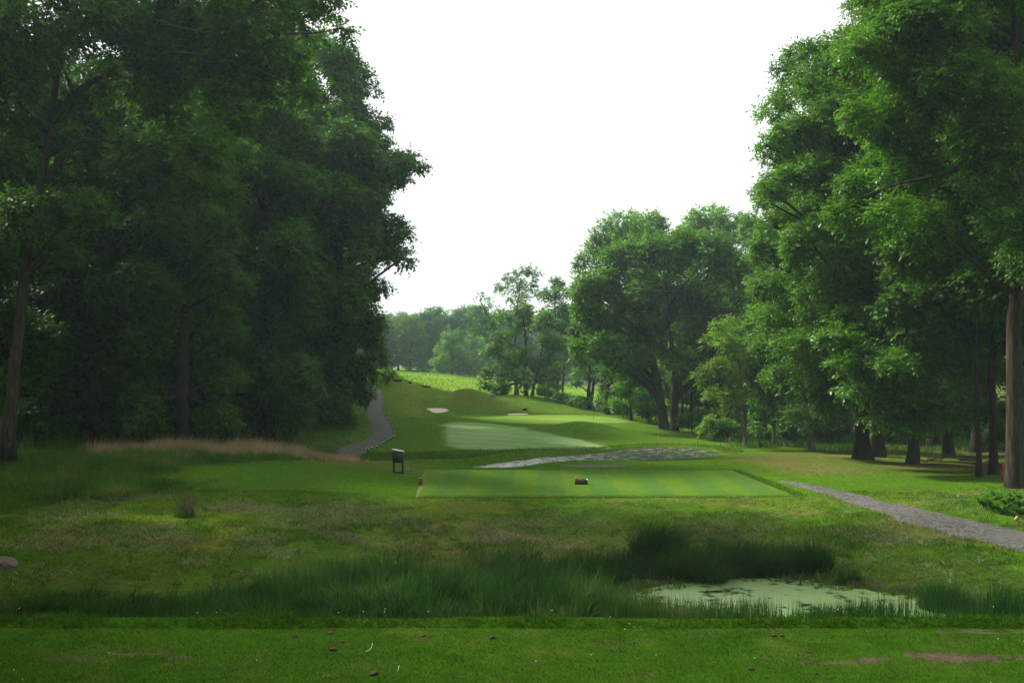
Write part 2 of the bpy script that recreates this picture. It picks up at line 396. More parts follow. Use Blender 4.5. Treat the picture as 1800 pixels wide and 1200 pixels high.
def Hraw(x, y):
    x = np.asarray(x, float); y = np.asarray(y, float)
    z = tps(x, np.clip(y, 12, 440))
    # mounds behind the green, face towards the tee
    z = z + mound(x, y, -5.2, 101, 1.0, 2.5, 2.5) + mound(x, y, -2.2, 101.3, .85, 3.0, 2.4) + mound(x, y, .2, 99, .3, 2.4, 2.2)
    q = np.clip(((x + 14.4) * 5.4 + (y - 116) * -28) / (5.4 ** 2 + 28 ** 2), 0, 1)
    z = z + 1.0 * np.exp(-(np.hypot(x + 14.4 - q * 5.4, y - 116 + q * 28) / 1.4) ** 2)
    z = z + mound(x, y, 2.0, 108, .35, 3, 3) + sstep(94, 97, y) * (1 - sstep(105, 110, y)) * (fbm(x, y, 3.2, 88) - .5) * .7
    z = z + mound(x, y, 5.2, 70.5, .55, 2.6, 1.7) - mound(x, y, 4.9, 66.8, .35, 2.6, 1.3)
    z = z - mound(x, y, -8.4, 99, 1.3, 1.5, 5.0)
    # unmown ground is a little uneven
    wild = sstep(14, 18, y) * (1 - sstep(31, 34, y))
    z = z + wild * ((fbm(x, y, 2.2, 3) - .5) * .22 + (vnoise(x, y, .7, 9) - .5) * .07)
    far = sstep(98, 112, y); z = z + far * (fbm(x, y, 9, 31) - .5) * .5
    wood = sstep(12, 16, np.abs(x)) * sstep(40, 46, y); z = z + wood * (fbm(x, y, 3, 5) - .5) * .3
    # forward tee platform
    d2 = sdpoly(x, y, TEE2)
    z = np.where(d2 < .9, TEE2_Z - .06 + (z - TEE2_Z + .06) * sstep(.1, .9, d2), z)
    # foreground tee and the bank below it
    zf = -3.25 * (1 - (1 - np.clip((y - 6.5) / 8.5, 0, 1)) ** 1.6)
    w = sstep(13.0, 18.0, y)
    z = zf * (1 - w) + z * w
    z = z + .045 * sstep(6.33, 6.40, y) * (1 - sstep(6.5, 7.0, y)) * (.6 + .8 * vnoise(x, y, .5, 2))
    db = np.hypot(x + 7.3, (y - 93.5) * .8); z = z + ((-2.80 + (y - 93.5) * .10) - z) * (1 - sstep(1.3, 3.0, db))
    # water bodies
    for poly, zw, bank in ((POND1, ZW1, .05), (POND2, ZW2, .10)):
        m = (np.abs(x - np.mean([p[0] for p in poly])) < 16) & (np.abs(y - np.mean([p[1] for p in poly])) < 14)
        if not np.any(m): continue
        d = np.full(np.shape(x), 99.0); d[m] = sdpoly(x[m], y[m], poly)
        z = np.where(d < 0, np.minimum(z, zw - .03 - np.minimum(.5, -d * .8)), z)
        z = np.where((d >= 0) & (d < 6), np.maximum(z, zw - .02 + np.minimum(bank + .03, d * .7)), z)
        if zw == ZW2:
            near = (d >= 0) & (d < 5) & (y < np.interp(x, NEAR2[0], NEAR2[1]) + .05)
            z = np.where(near, np.minimum(z, zw + .05 + .09 * d), z)
    return z

def arr(*segs):
    o = []
    for a, b, s in segs: o += list(np.arange(a, b, s))
    return np.array(o)
GX = arr((-450, -150, 20), (-150, -60, 6), (-60, -24, 1.6), (-24, 20, .33), (20, 24, .6), (24, 60, 1.6), (60, 150, 6), (150, 451, 20))
GY = arr((-60, 0, 5), (0, 6, .5), (6, 7.6, .07), (7.6, 18, .5), (18, 44, .3), (44, 66, .33), (66, 125, .6), (125, 260, 3), (260, 651, 15))
_gx, _gy = np.meshgrid(GX, GY)
GZ = Hraw(_gx, _gy)
def Hg(x, y):
    x = np.asarray(x, float); y = np.asarray(y, float)
    i = np.clip(np.searchsorted(GX, x) - 1, 0, len(GX) - 2); j = np.clip(np.searchsorted(GY, y) - 1, 0, len(GY) - 2)
    fx = np.clip((x - GX[i]) / (GX[i + 1] - GX[i]), 0, 1); fy = np.clip((y - GY[j]) / (GY[j + 1] - GY[j]), 0, 1)
    return (GZ[j, i] * (1 - fx) + GZ[j, i + 1] * fx) * (1 - fy) + (GZ[j + 1, i] * (1 - fx) + GZ[j + 1, i + 1] * fx) * fy

_DD = np.concatenate([np.arange(4.5, 60, .1), np.arange(60, 140, .25), np.arange(140, 420, 1.0)])
def hit(px, row, dmin=4.5, dmax=400):
    """where on the ground the photograph's point lies"""
    D = _DD[(_DD >= dmin) & (_DD <= dmax)]; u = (px - 900) / F
    zr = EYE - (row - HOR) / F * D; g = Hg(u * D, D) - zr
    k = np.argmax(g > 0)
    if not (g > 0).any(): k = len(D) - 1
    if k > 0 and g[k] > 0:
        t = -g[k - 1] / (g[k] - g[k - 1] + 1e-9); d = D[k - 1] + t * (D[k] - D[k - 1])
    else: d = D[k]
    return (u * d, d)
def gpt(px, D):
    x = (px - 900) / F * D; return (x, D, float(Hg(x, D)))

LEFT_PATH = [(660, 616, 630), (666, 619, 640), (673, 623, 651), (680, 628, 661), (690, 640, 671), (698, 645, 675), (707, 645, 675), (716, 641, 673), (725, 641, 674), (735, 646, 680), (747, 651, 689),
             (757, 653, 691), (766, 652, 691), (771, 646, 686), (776, 632, 676), (781, 617, 669), (787, 597, 659), (793, 590, 643), (799, 594, 637), (803, 599, 633)]
LP = [(hit(l, r, 50), hit(rr, r, 50)) for r, l, rr in LEFT_PATH]
LP = [((2 * LP[0][0][0] - LP[2][0][0] - 6, LP[0][0][1] + 16), (2 * LP[0][1][0] - LP[2][1][0] - 6, LP[0][1][1] + 16))] + LP
RIGHT_PATH = [(1372, 845, 847), (1399, 848, 854), (1430, 853, 863), (1468, 860, 875), (1510, 869, 889), (1540, 877, 899), (1570, 884, 910), (1600, 890, 921), (1660, 904, 935), (1720, 917, 951), (1760, 925, 961), (1800, 935, 971), (1860, 948, 988), (1940, 968, 1010), (2050, 995, 1040)]
RP = [(hit(p, a, 20), hit(p, b, 20)) for p, a, b in RIGHT_PATH]

def smooth_pairs(pairs, n):
    A = np.array([[p[0][0], p[0][1], p[1][0], p[1][1]] for p in pairs]); k = len(A)
    t = np.linspace(0, k - 1, n); o = []
    for tt in t:
        i = min(int(tt), k - 2); f = tt - i
        p0, p1, p2, p3 = A[max(i - 1, 0)], A[i], A[i + 1], A[min(i + 2, k - 1)]
        o.append(.5 * (2 * p1 + (p2 - p0) * f + (2 * p0 - 5 * p1 + 4 * p2 - p3) * f * f + (3 * p1 - p0 - 3 * p2 + p3) * f ** 3))
    return np.array(o)

def strip(name, pairs, n, m, mat, lift=.03, cols=None, jag=0.0, kind='structure', crown=0.0):
    S = smooth_pairs(pairs, n)
    if jag:
        S = S + (vnoise(np.arange(n)[:, None] * 1.0, np.arange(4)[None] * 50.0, 1.7, 4) - .5) * jag
    t = np.linspace(0, 1, m)
    x = S[:, None, 0] * (1 - t) + S[:, None, 2] * t; y = S[:, None, 1] * (1 - t) + S[:, None, 3] * t
    z = Hg(x, y) + lift + crown * 4 * t * (1 - t)
    z[:, 0] -= lift * .8; z[:, -1] -= lift * .8
    V = np.stack([x, y, z], -1).reshape(-1, 3)
    i = np.arange(n - 1)[:, None] * m + np.arange(m - 1)[None]
    Fc = np.stack([i, i + 1, i + m + 1, i + m], -1).reshape(-1)
    c = cols(x.ravel(), y.ravel()) if cols else None
    o = mesh_np(name, V, Fc, np.full((n - 1) * (m - 1), 4), mat, None, True, c)
    o['kind'] = kind
    return o, S
def poly_of(S): return [tuple(p) for p in S[:, :2]] + [tuple(p) for p in S[::-1, 2:]]

# colour of the ground cover by what grows there
LPP = poly_of(smooth_pairs(LP, 60)); RPP = poly_of(smooth_pairs(RP, 60))
def ground_cols(x, y):
    c = np.zeros(np.shape(x) + (3,)); c[:] = (.052, .122, .007)
    def lay(w, col): 
        nonlocal c
        w = np.clip(w, 0, 1)[..., None]; c = c * (1 - w) + np.array(col) * w
    n1 = fbm(x, y, 3.5, 11); n2 = fbm(x, y, 1.4, 21); n3 = fbm(x, y, 8, 41)
    wild = sstep(14, 17, y) * (1 - sstep(32, 33.5, y))
    lay(wild * sstep(.45, .62, n1), (.08, .135, .010))
    lay(wild * sstep(.55, .72, n2) * .45, (.13, .10, .035))
    lay(wild * np.exp(-((x - .5) / 5) ** 2 - ((y - 26.3) / 1.8) ** 2) * .5, (.14, .135, .05))
    lay((1 - sstep(22.5, 25.2, y)) * sstep(14, 16, y) * (x < 11) * .7, (.028, .06, .008))
    d1 = sdpoly(x, y, POND1) + (vnoise(x, y, .45, 6) - .5) * .7; lay(sstep(.75, .1, d1) * (np.abs(y - 21) < 5) * .85, (.045, .04, .022))
    # dry lawn on the right
    right = sstep(9.5, 12, x) * sstep(36, 42, y) * (1 - sstep(54, 58, y))
    lay(right * (.35 + .6 * sstep(.35, .6, n1)), (.115, .115, .035))
    lay(sstep(-6, -10, -np.abs(x + 6)) * 0, (.1, .1, .03))
    left = sstep(-3, -6, x) * sstep(41, 44, y) * (1 - sstep(48, 50, y)); lay(left * .6, (.12, .11, .045))
    lay((1 - sstep(7.0, 9.0, y)) * (y > 0), (.02, .055, .004))
    # green surrounds, mound faces
    mid = sstep(50, 55, y) * (1 - sstep(112, 120, y)); lay(mid * .8, (.06, .13, .012))
    lay(mid * sstep(.5, .7, n2) * .35, (.09, .13, .02))
    lay(np.exp(-((x + 3.5) / 7) ** 2 - ((y - 99.5) / 3.6) ** 2) * (.15 + .5 * sstep(.35, .65, n2)), (.088, .105, .022))
    ridge = np.exp(-((x + 9.5 + (y - 92) * .12) / 1.5) ** 2) * sstep(76, 84, y) * (1 - sstep(108, 116, y)); lay(ridge * .6, (.14, .18, .035))
    # far meadow
    far = sstep(106, 118, y); lay(far, (.105, .215, .02)); lay(far * sstep(.45, .65, n3) * .6, (.15, .24, .03))
    lay(sstep(185, 198, y) * .8, (.12, .17, .06))
    # woodland floor
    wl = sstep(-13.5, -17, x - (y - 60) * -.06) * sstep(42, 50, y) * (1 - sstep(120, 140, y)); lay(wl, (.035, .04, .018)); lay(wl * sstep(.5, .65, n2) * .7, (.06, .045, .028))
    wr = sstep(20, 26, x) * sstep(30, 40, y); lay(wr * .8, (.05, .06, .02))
    # lit strip of short green grass before the right wood
    return c

# ground
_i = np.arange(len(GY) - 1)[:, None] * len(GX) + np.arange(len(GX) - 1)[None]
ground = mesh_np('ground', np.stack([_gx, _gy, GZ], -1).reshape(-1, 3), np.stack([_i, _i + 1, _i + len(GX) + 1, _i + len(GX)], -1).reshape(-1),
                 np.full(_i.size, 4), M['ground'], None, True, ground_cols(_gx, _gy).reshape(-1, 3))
tag(ground, kind='structure')

# foreground tee
BARE = [(2.60, 5.74, .30, .085), (3.02, 5.72, .22, .05), (1.82, 5.64, .24, .04), (2.1, 5.70, .12, .03), (-2.58, 5.72, .16, .03), (-2.2, 5.79, .15, .03), (3.0, 6.28, .3, .03), (-.55, 6.1, .05, .02), (.1, 5.62, .09, .015), (-1.9, 5.74, .07, .02), (-1.0, 6.0, .05, .015)]
def bare(x, y):
    b = np.zeros(np.shape(x))
    w = (fbm(x, y, .16, 5, 4) - .5) * 1.5 + (vnoise(x, y, .03, 8) - .5) * .35
    for cx, cy, rx, ry in BARE:
        b = np.maximum(b, sstep(1.15, .85, np.hypot((x - cx) / rx, (y - cy) / ry) + w))
    return b
tx, ty = np.meshgrid(np.arange(-5, 5.001, .025), np.arange(3.4, 6.421, .025))
tz = .006 + .006 * fbm(tx, ty, .25, 3) - .008 * bare(tx, ty)
tc = np.zeros(tx.shape + (3,)); tc[:] = (.022, .06, .005)
w_ = sstep(.4, .65, fbm(tx, ty, .5, 77))[..., None]; tc = tc * (1 - w_) + np.array((.024, .064, .005)) * w_
w_ = (sstep(.55, .7, fbm(tx, ty, .22, 79)) * .45)[..., None]; tc = tc * (1 - w_) + np.array((.042, .066, .012)) * w_
w_ = bare(tx, ty)[..., None]; tc = tc * (1 - w_) + (np.array((.06, .048, .034)) * (.6 + .8 * fbm(tx, ty, .08, 6))[..., None]) * w_
w_ = (sstep(6.36, 6.42, ty + .04 * vnoise(tx, ty, .2, 3)) * .7)[..., None]; tc = tc * (1 - w_) + np.array((.10, .075, .04)) * w_
_m = tx.shape[1]; _i = np.arange(tx.shape[0] - 1)[:, None] * _m + np.arange(_m - 1)[None]
tee = mesh_np('tee', np.stack([tx, ty, tz], -1).reshape(-1, 3), np.stack([_i, _i + 1, _i + _m + 1, _i + _m], -1).reshape(-1), np.full(_i.size, 4), M['turf'], None, True, tc.reshape(-1, 3))
tag(tee, kind='structure')

# forward tee, mown in stripes
def stripe_cols(x, y):
    s = np.sin((x - (y - 34) * .02) * math.pi / .92)
    w = sstep(-.35, .35, s + (vnoise(x, y, .4, 3) - .5) * .5)[..., None]
    c = np.array((.07, .142, .016)) * w + np.array((.055, .126, .022)) * (1 - w)
    e = sstep(-3.12, -3.3, x + (y - 33.7) * .053 + (vnoise(x, y, .35, 9) - .5) * .3)[..., None]
    c = c * (1 - .8 * e) + np.array((.20, .15, .08)) * .8 * e
    d = sstep(.55, .75, fbm(x, y, 1.2, 15))[..., None] * .3
    return c * (1 - d) + np.array((.085, .13, .012)) * d
fx_, fy_ = np.meshgrid(np.linspace(0, 1, 150), np.linspace(0, 1, 60))
xl = TEE2[0][0] + (TEE2[3][0] - TEE2[0][0]) * fy_; xr = TEE2[1][0] + (TEE2[2][0] - TEE2[1][0]) * fy_
tx2 = xl + (xr - xl) * fx_; ty2 = 33.7 + 8.1 * fy_; tz2 = np.full(tx2.shape, TEE2_Z) + .012 * fbm(tx2, ty2, 2, 8)
edge = np.minimum(np.minimum(fx_, 1 - fx_) * 12.9, np.minimum(fy_, 1 - fy_) * 8.1); tz2 -= .06 * sstep(.12, .0, edge)
_m = tx2.shape[1]; _i = np.arange(tx2.shape[0] - 1)[:, None] * _m + np.arange(_m - 1)[None]
tee2 = mesh_np('forward_tee', np.stack([tx2, ty2, tz2], -1).reshape(-1, 3), np.stack([_i, _i + 1, _i + _m + 1, _i + _m], -1).reshape(-1), np.full(_i.size, 4), M['turf'], None, True, stripe_cols(tx2, ty2).reshape(-1, 3))
tag(tee2, kind='structure')

lp_obj, LPS = strip('gravel_path', LP, 160, 9, M['gravel'], .035, jag=.12)
rp_obj, RPS = strip('gravel_path', RP, 120, 9, M['gravel'], .04, jag=.14)
# sliver of gravel crossing behind the forward tee
sp1 = [(hit(r[0], r[1], 43), hit(r[0], r[2], 43)) for r in ((985, 818, 819), (1010, 816.5, 820), (1040, 816, 821), (1070, 816.5, 821), (1100, 818, 820))]
strip('gravel_path', sp1, 20, 4, M['gravel'], .03)
sp2 = [(hit(r[0], r[1], 43), hit(r[0], r[2], 43)) for r in ((708, 822, 823), (718, 823, 826), (730, 824, 828), (738, 826, 828))]
strip('gravel_path', sp2, 16, 4, M['gravel'], .03)

def fair_cols(x, y):
    w = fbm(x, y * .35, 3, 9)[..., None]; c = np.array((.12, .22, .065)) * (1 - w) + np.array((.20, .31, .135)) * w
    s = (np.sin((y + x * .25) * 2.3) * .5 + .5)[..., None] * .12
    c = c * (1 - s)
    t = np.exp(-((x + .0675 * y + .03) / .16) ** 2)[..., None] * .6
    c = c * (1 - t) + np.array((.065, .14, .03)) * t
    e = sstep(.02, .6, -sdpoly(x, y, FAP) + (fbm(x, y, 1.4, 62) - .5) * .7)[..., None]
    return np.array((.06, .13, .012)) * (1 - e) + c * e
FA = [(741, 786, 800), (742.5, 775, 845), (746, 770, 885), (750, 770, 912), (755, 771, 940), (760, 772, 968), (765, 772, 992), (770, 772, 1014), (775, 773, 1034), (780, 775, 1056), (784, 778, 1070), (787, 784, 1080), (790, 805, 1070), (792.5, 860, 1010)]
FAL = [(hit(l, r, 50), hit(q, r, 50)) for r, l, q in FA]; FAP = poly_of(smooth_pairs(FAL, 60))
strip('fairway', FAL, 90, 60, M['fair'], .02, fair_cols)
def green_cols(x, y):
    w = fbm(x, y, 3, 19)[..., None]; c = np.array((.11, .20, .03)) * (1 - w) + np.array((.14, .235, .045)) * w
    e = sstep(.05, .9, -sdpoly(x, y, GPP) + (fbm(x, y, 1.4, 63) - .5) * .6)[..., None]
    return np.array((.06, .13, .012)) * (1 - e) + c * e
_a = np.linspace(math.pi / 2, -math.pi / 2, 26)
GP = [((3.6 - 7.3 * math.cos(a) * (1 + .08 * math.sin(3 * a)), 84 + 7.2 * math.sin(a)), (4.2 + 6.0 * math.cos(a) * (1 + .06 * math.sin(2 * a)), 84 + 7.2 * math.sin(a))) for a in _a]
GPP = poly_of(smooth_pairs(GP, 60))
strip('green', GP, 60, 40, M['fair'], .02, green_cols)
def sandpit(cx, cy, rx, ry, tw):
    a = np.linspace(math.pi / 2, -math.pi / 2, 15)
    prs = [((cx - rx * math.cos(t) * (1 + .15 * math.sin(3 * t)) + tw * math.sin(t), cy + ry * math.sin(t)), (cx + rx * math.cos(t) * (1 + .1 * math.sin(2 * t)) + tw * math.sin(t), cy + ry * math.sin(t))) for t in a]
    strip('bunker', prs, 30, 20, M['sand'], .06)
sandpit(-7.3, 93.6, 1.3, 1.5, 0)
sandpit(*hit(910, 728.4, 80, 110), .95, 1.0, .2)

def water(name, poly, zw, mat, grow):
    cx = np.mean([p[0] for p in poly]); cy = np.mean([p[1] for p in poly])
    V = [(x + grow * (x - cx) / max(1, math.hypot(x - cx, y - cy)), y + grow * (y - cy) / max(1, math.hypot(x - cx, y - cy)), zw) for x, y in poly]
    bm = bmesh.new(); f = bm.faces.new([bm.verts.new(v) for v in V]); bmesh.ops.triangulate(bm, faces=[f])
    me = bpy.data.meshes.new(name); bm.to_mesh(me); bm.free(); me.materials.append(mat)
    for p in me.polygons:
        if p.normal.z < 0: p.flip()
    o = bpy.data.objects.new(name, me); COL.objects.link(o); o['kind'] = 'structure'; return o
water('pond_water', POND1, ZW1, M['pond_weed'], .35)
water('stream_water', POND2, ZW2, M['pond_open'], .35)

# ------------------------------------------------------------------ trees
def leaves(name, P_, Dr, Nn, L, W, mat, parent):
    n = len(P_); S = unit(np.cross(Dr, Nn))
    L = L[:, None]; W = W[:, None]
    V = np.empty((n, 4, 3), np.float32)
    mid = P_ + Dr * L * .45; up = np.array([0, 0, 1.0])
    V[:, 0] = P_; V[:, 1] = mid + S * W * .5 + Nn * W * .12; V[:, 2] = P_ + Dr * L - up * L * .12; V[:, 3] = mid - S * W * .5 + Nn * W * .12
    return mesh_np(name, V.reshape(-1, 3), np.arange(n * 4), np.full(n, 4), mat, parent)

def crown(lobes, leafL, k, rng, flat=.7, droop=.15, m=7, sub=8, twig=.45, aspect=.55, gap=.0):
    """lobes: (n,4) x,y,z,R ; leaves gathered on twigs round smaller clumps of every lobe"""
    A = []
    subs = []
    for (cx, cy, cz, R) in lobes:
        d = unit(rng.standard_normal((sub, 3)) + np.array([0, 0, .25]))
        cc = np.array([cx, cy, cz]) + d * R * rng.uniform(.35, .72, (sub, 1)) * np.array([1, 1, flat])
        rr = R * rng.uniform(.3, .52, sub)
        if gap: rr *= (rng.random(sub) > gap)
        subs.append(np.c_[cc, rr, np.repeat([[cx, cy, cz]], sub, 0)])
    S = np.concatenate(subs); S = S[S[:, 3] > 0]
    la = leafL * leafL * aspect * .5
    nt = np.maximum(2, (2.3 * k * S[:, 3] ** 2 / (la * m))).astype(int)
    I = np.repeat(np.arange(len(S)), nt); n = len(I)
    d = unit(rng.standard_normal((n, 3)) + np.array([0, 0, .15]))
    r = S[I, 3] * rng.random(n) ** .42
    pos = S[I, :3] + d * r[:, None] * np.array([1, 1, flat])
    out = unit(pos - S[I, 4:7] + d * .3)
    td = unit(out + rng.standard_normal((n, 3)) * .45 + np.array([0, 0, -droop]))
    tl = twig * rng.uniform(.6, 1.3, n)
    t = (np.arange(m) + .5) / m
    J = np.repeat(np.arange(n), m); tt = np.tile(t, n)
    base = pos[J] + td[J] * (tl[J] * tt)[:, None]; base[:, 2] -= droop * .5 * tl[J] * tt ** 2
    side = unit(np.cross(td[J], np.array([0, 0, 1.0]) + .2 * rng.standard_normal((n * m, 3)))) * np.where(np.tile(np.arange(m), n) % 2, 1, -1)[:, None]
    dr = unit(td[J] * .55 + side * .75 + rng.standard_normal((n * m, 3)) * .3 + np.array([0, 0, -.18]))
    nn = unit(np.array([0, 0, 1.0]) + out[J] * .45 + rng.standard_normal((n * m, 3)) * .42)
    L = leafL * rng.uniform(.65, 1.25, n * m); W = L * aspect * rng.uniform(.8, 1.2, n * m)
    return base, dr, nn, L, W, S

def bez(p0, p1, p2, n):
    t = np.linspace(0, 1, n)[:, None]; return (1 - t) ** 2 * p0 + 2 * t * (1 - t) * p1 + t * t * p2

def tree(name, label, base, lobes, tr, bark, leafm, leafL=.2, k=5.0, trunk=None, stems=None, seed=0, group=None, flat=.7, droop=.15, limbs=None, sub=8, twig=.45, twigs=3, aspect=.55, flare=1.6, gap=0, auto=True, cat='tree', m=7):
    """lobes local to base. trunk: list of local points; stems: further stems; limbs: explicit boughs (list of point lists, base radius)"""
    rng = np.random.default_rng(seed + 100)
    root = empty(name, base); tag(root, label, cat, group)
    lobes = np.asarray(lobes, float)
    top = (lobes[:, 2] + lobes[:, 3] * .3).max()
    if trunk is None:
        cx, cy = lobes[lobes[:, 2] > np.median(lobes[:, 2])][:, :2].mean(0)
        trunk = [(0, 0, 0), (cx * .15 + rng.normal(0, .1), cy * .15, top * .3), (cx * .5 + rng.normal(0, .2), cy * .5, top * .62), (cx * .9, cy * .9, top * .92)]
    mb = MB(); trunks = []
    for si, st in enumerate([trunk] + list(stems or [])):
        st = np.asarray(st, float); r0 = tr if si == 0 else tr * .85
        kk = np.linspace(0, len(st) - 1, 22); i = np.minimum(kk.astype(int), len(st) - 2); f = (kk - i)[:, None]
        p0 = st[np.maximum(i - 1, 0)]; p1 = st[i]; p2 = st[i + 1]; p3 = st[np.minimum(i + 2, len(st) - 1)]
        pts = .5 * (2 * p1 + (p2 - p0) * f + (2 * p0 - 5 * p1 + 4 * p2 - p3) * f ** 2 + (3 * p1 - p0 - 3 * p2 + p3) * f ** 3)
        h = np.linspace(0, 1, 22)
        pts[1:-1, :2] += rng.normal(0, tr * .08, (20, 2))
        rad = r0 * (1 - .82 * h ** 1.1); rad[0] *= flare; rad[1] *= 1 + (flare - 1) * .35
        pts[0, 2] -= .4
        mb.tube(pts, rad, 14 if tr > .2 else 8, .05, rng=rng); trunks.append((pts, rad))
    for pl, r in (limbs or []):
        pl = np.asarray(pl, float); t = np.linspace(0, len(pl) - 1, 4 * len(pl))
        pts = np.stack([np.interp(t, np.arange(len(pl)), pl[:, q]) for q in range(3)], 1)
        pts[1:-1] = (pts[:-2] + pts[1:-1] * 2 + pts[2:]) / 4
        mb.tube(pts, np.linspace(r, r * .22, len(pts)), 7, .06, rng=rng)
        trunks.append((pts, np.linspace(r, r * .22, len(pts))))
    b = crown(lobes, leafL, k, rng, flat, droop, sub=sub, twig=twig, aspect=aspect, gap=gap, m=m)
    S = b[5]
    for li, (cx, cy, cz, R) in enumerate(lobes):
        c = np.array([cx, cy, cz])
        if auto:
            best = None
            for pts, rad in trunks:
                dh = np.hypot(pts[:, 0] - cx, pts[:, 1] - cy); want = cz - dh * .65
                cost = np.abs(pts[:, 2] - np.maximum(want, top * .16)) + dh * .5
                j = int(np.argmin(cost))
                if best is None or cost[j] < best[0]: best = (cost[j], pts[j], rad[j])
            p0 = best[1]; r = min(best[2] * .5, .03 + .035 * np.linalg.norm(c - p0))
            midp = (p0 + c) / 2 + np.array([0, 0, .12 * np.linalg.norm(c - p0)]) + rng.normal(0, .15 * R, 3)
            mb.tube(bez(p0, midp, c, 7), np.linspace(r, r * .25 + .008, 7), 6, .05, cap=False, rng=rng)
        ss = S[np.abs(S[:, 4:7] - c).sum(1) < 1e-6]
        for q in ss[:twigs]:
            e = q[:3] + (q[:3] - c) * .35
            mb.tube(bez(c, (c + e) / 2 + rng.normal(0, .12 * R, 3), e, 4), np.linspace(.02 + .008 * R, .008, 4), 4, cap=False, rng=rng)
    mb.build('trunk', bark, root, True)
    leaves('crown', *b[:5], leafm, root)
    return root

def px_lobes(base, D, L, rng, spread=2.5, rs=1.16):
    """lobes listed as places in the photograph, at the tree's own distance, scattered in depth"""
    o = []
    for l in L:
        d = D + (l[3] if len(l) > 3 else rng.uniform(-spread, spread))
        o.append(((l[0] - 900) / F * d - base[0], d - base[1], EYE - (l[1] - HOR) / F * d - base[2], l[2] / F * d * rs))
    return o
def px_pts(base, L, D):
    return [((p[0] - 900) / F * (p[2] if len(p) > 2 else D) - base[0], (p[2] if len(p) > 2 else D) - base[1], EYE - (p[1] - HOR) / F * (p[2] if len(p) > 2 else D) - base[2]) for p in L]

def auto_lobes(H, cb, R, n, rng, top=.75, lr=(.3, .46)):
    o = []
    g = math.pi * (3 - math.sqrt(5))
    for i in range(n):
        t = (i + .5) / n; a = i * g + rng.uniform(-.4, .4)
        z = cb + (H - cb) * (.06 + .9 * t)
        prof = math.sin(math.pi * min(1, (.16 + .84 * t) ** top * .98)) ** .7
        rr = R * prof * rng.uniform(.5, .82)
        o.append((rr * math.cos(a), rr * math.sin(a), z, R * rng.uniform(*lr) * (.75 + .35 * prof)))
    return o

R_ = np.random.default_rng(3)
# --- left edge -----------------------------------------------------
b = gpt(14, 38)
L1 = [(60, 60, 80), (160, 20, 85), (260, 40, 85), (350, 30, 80), (440, 30, 75), (520, 18, 52), (570, -5, 38), (602, 52, 15), (585, 30, 10), (615, 62, 9), (240, 120, 70), (340, 120, 75), (430, 110, 62), (500, 105, 45), (150, 150, 50), (300, 200, 70), (390, 190, 60),
      (460, 165, 40), (535, 160, 25), (250, 260, 45), (370, 265, 52), (420, 270, 30), (340, 330, 38), (405, 340, 22), (120, -90, 120), (280, -100, 120), (430, -70, 95), (540, -60, 50), (-60, 120, 110), (-110, -40, 130), (20, -190, 130), (200, -210, 130), (40, 200, 55), (-40, 280, 80), (30, 380, 50), (110, 430, 40), (150, 360, 42), (560, 68, 14)]
tree('maple_tree', 'tall leaning tree with long spreading boughs standing at the edge of the tall grass', b, px_lobes(b, 38, L1, R_, 3), .235, M['bark'], M['leaf_front'], .19, 4.4,
     trunk=px_pts(b, [(14, 790), (28, 620), (50, 430), (78, 290), (98, 150), (112, 30), (130, -120)], 38), seed=1, droop=.2, sub=9,
     limbs=[(px_pts(b, [(80, 320), (108, 275), (140, 248), (180, 246), (260, 260), (330, 275, 36)], 38), .13), (px_pts(b, [(90, 215), (125, 172), (165, 140), (215, 118), (270, 118), (330, 140), (390, 150, 36)], 38), .17),
            (px_pts(b, [(98, 140), (85, 100), (50, 60), (0, 35), (-60, 20)], 38), .11), (px_pts(b, [(108, 70), (150, 40), (185, 5), (220, -40)], 38), .14), (px_pts(b, [(150, 40), (230, 25), (320, 50, 37), (420, 70, 36), (500, 60, 35), (560, 58, 35), (600, 50, 35)], 38), .09),
            (px_pts(b, [(200, 122), (290, 90, 37), (380, 100, 36), (470, 130, 35), (530, 160, 35)], 38), .08)])
b = gpt(572, 66)
L2 = [(545, 90, 45), (578, 112, 45), (612, 138, 36), (640, 175, 32), (658, 215, 30), (672, 258, 24), (618, 215, 50), (570, 200, 60), (520, 190, 60), (600, 285, 58), (652, 300, 40), (690, 290, 30), (718, 283, 22), (738, 296, 12), (700, 320, 22), (540, 300, 70), (652, 365, 45), (690, 402, 26), (712, 410, 16), (672, 440, 32), (640, 430, 45), (590, 400, 65),
      (708, 455, 16), (640, 500, 32), (615, 520, 40), (560, 500, 65), (655, 505, 14), (612, 590, 42), (645, 600, 26), (662, 632, 17), (682, 662, 9), (640, 650, 24), (560, 600, 60), (600, 660, 40), (625, 695, 24), (645, 690, 10), (560, 690, 48), (590, 730, 25), (500, 400, 70), (500, 560, 70), (505, 290, 60), (640, 330, 42, -4), (650, 425, 38, -4), (612, 250, 48, -4), (600, 500, 55, -5), (575, 350, 60, -5), (655, 300, 32, -3), (690, 400, 18, -2), (700, 298, 26, -2), (625, 570, 36, -4), (590, 640, 45, -4)]
tree('big_tree', 'huge broad tree ending the dark left wood, lowest boughs hanging over the gravel path', b, px_lobes(b, 66, L2, R_, 4, 1.2), .42, M['barkdark'], M['leaf_dark'], .26, 5.5, seed=2, sub=8, twig=.6, droop=.25, gap=.05)
b = gpt(470, 56)
L3 = [(x, r, q) for x, r, q in ((470, 60, 70), (420, 110, 75), (500, 130, 60), (450, 200, 80), (380, 180, 70), (510, 240, 55), (480, 300, 70), (420, 320, 75), (530, 330, 40), (470, 400, 70), (520, 430, 45), (410, 430, 70), (540, 480, 28), (490, 510, 60), (430, 540, 65), (530, 560, 30), (490, 610, 60), (440, 650, 60), (520, 650, 38), (480, 700, 55), (545, 690, 22), (430, 740, 40), (515, 740, 32), (380, 600, 60), (380, 700, 50))]
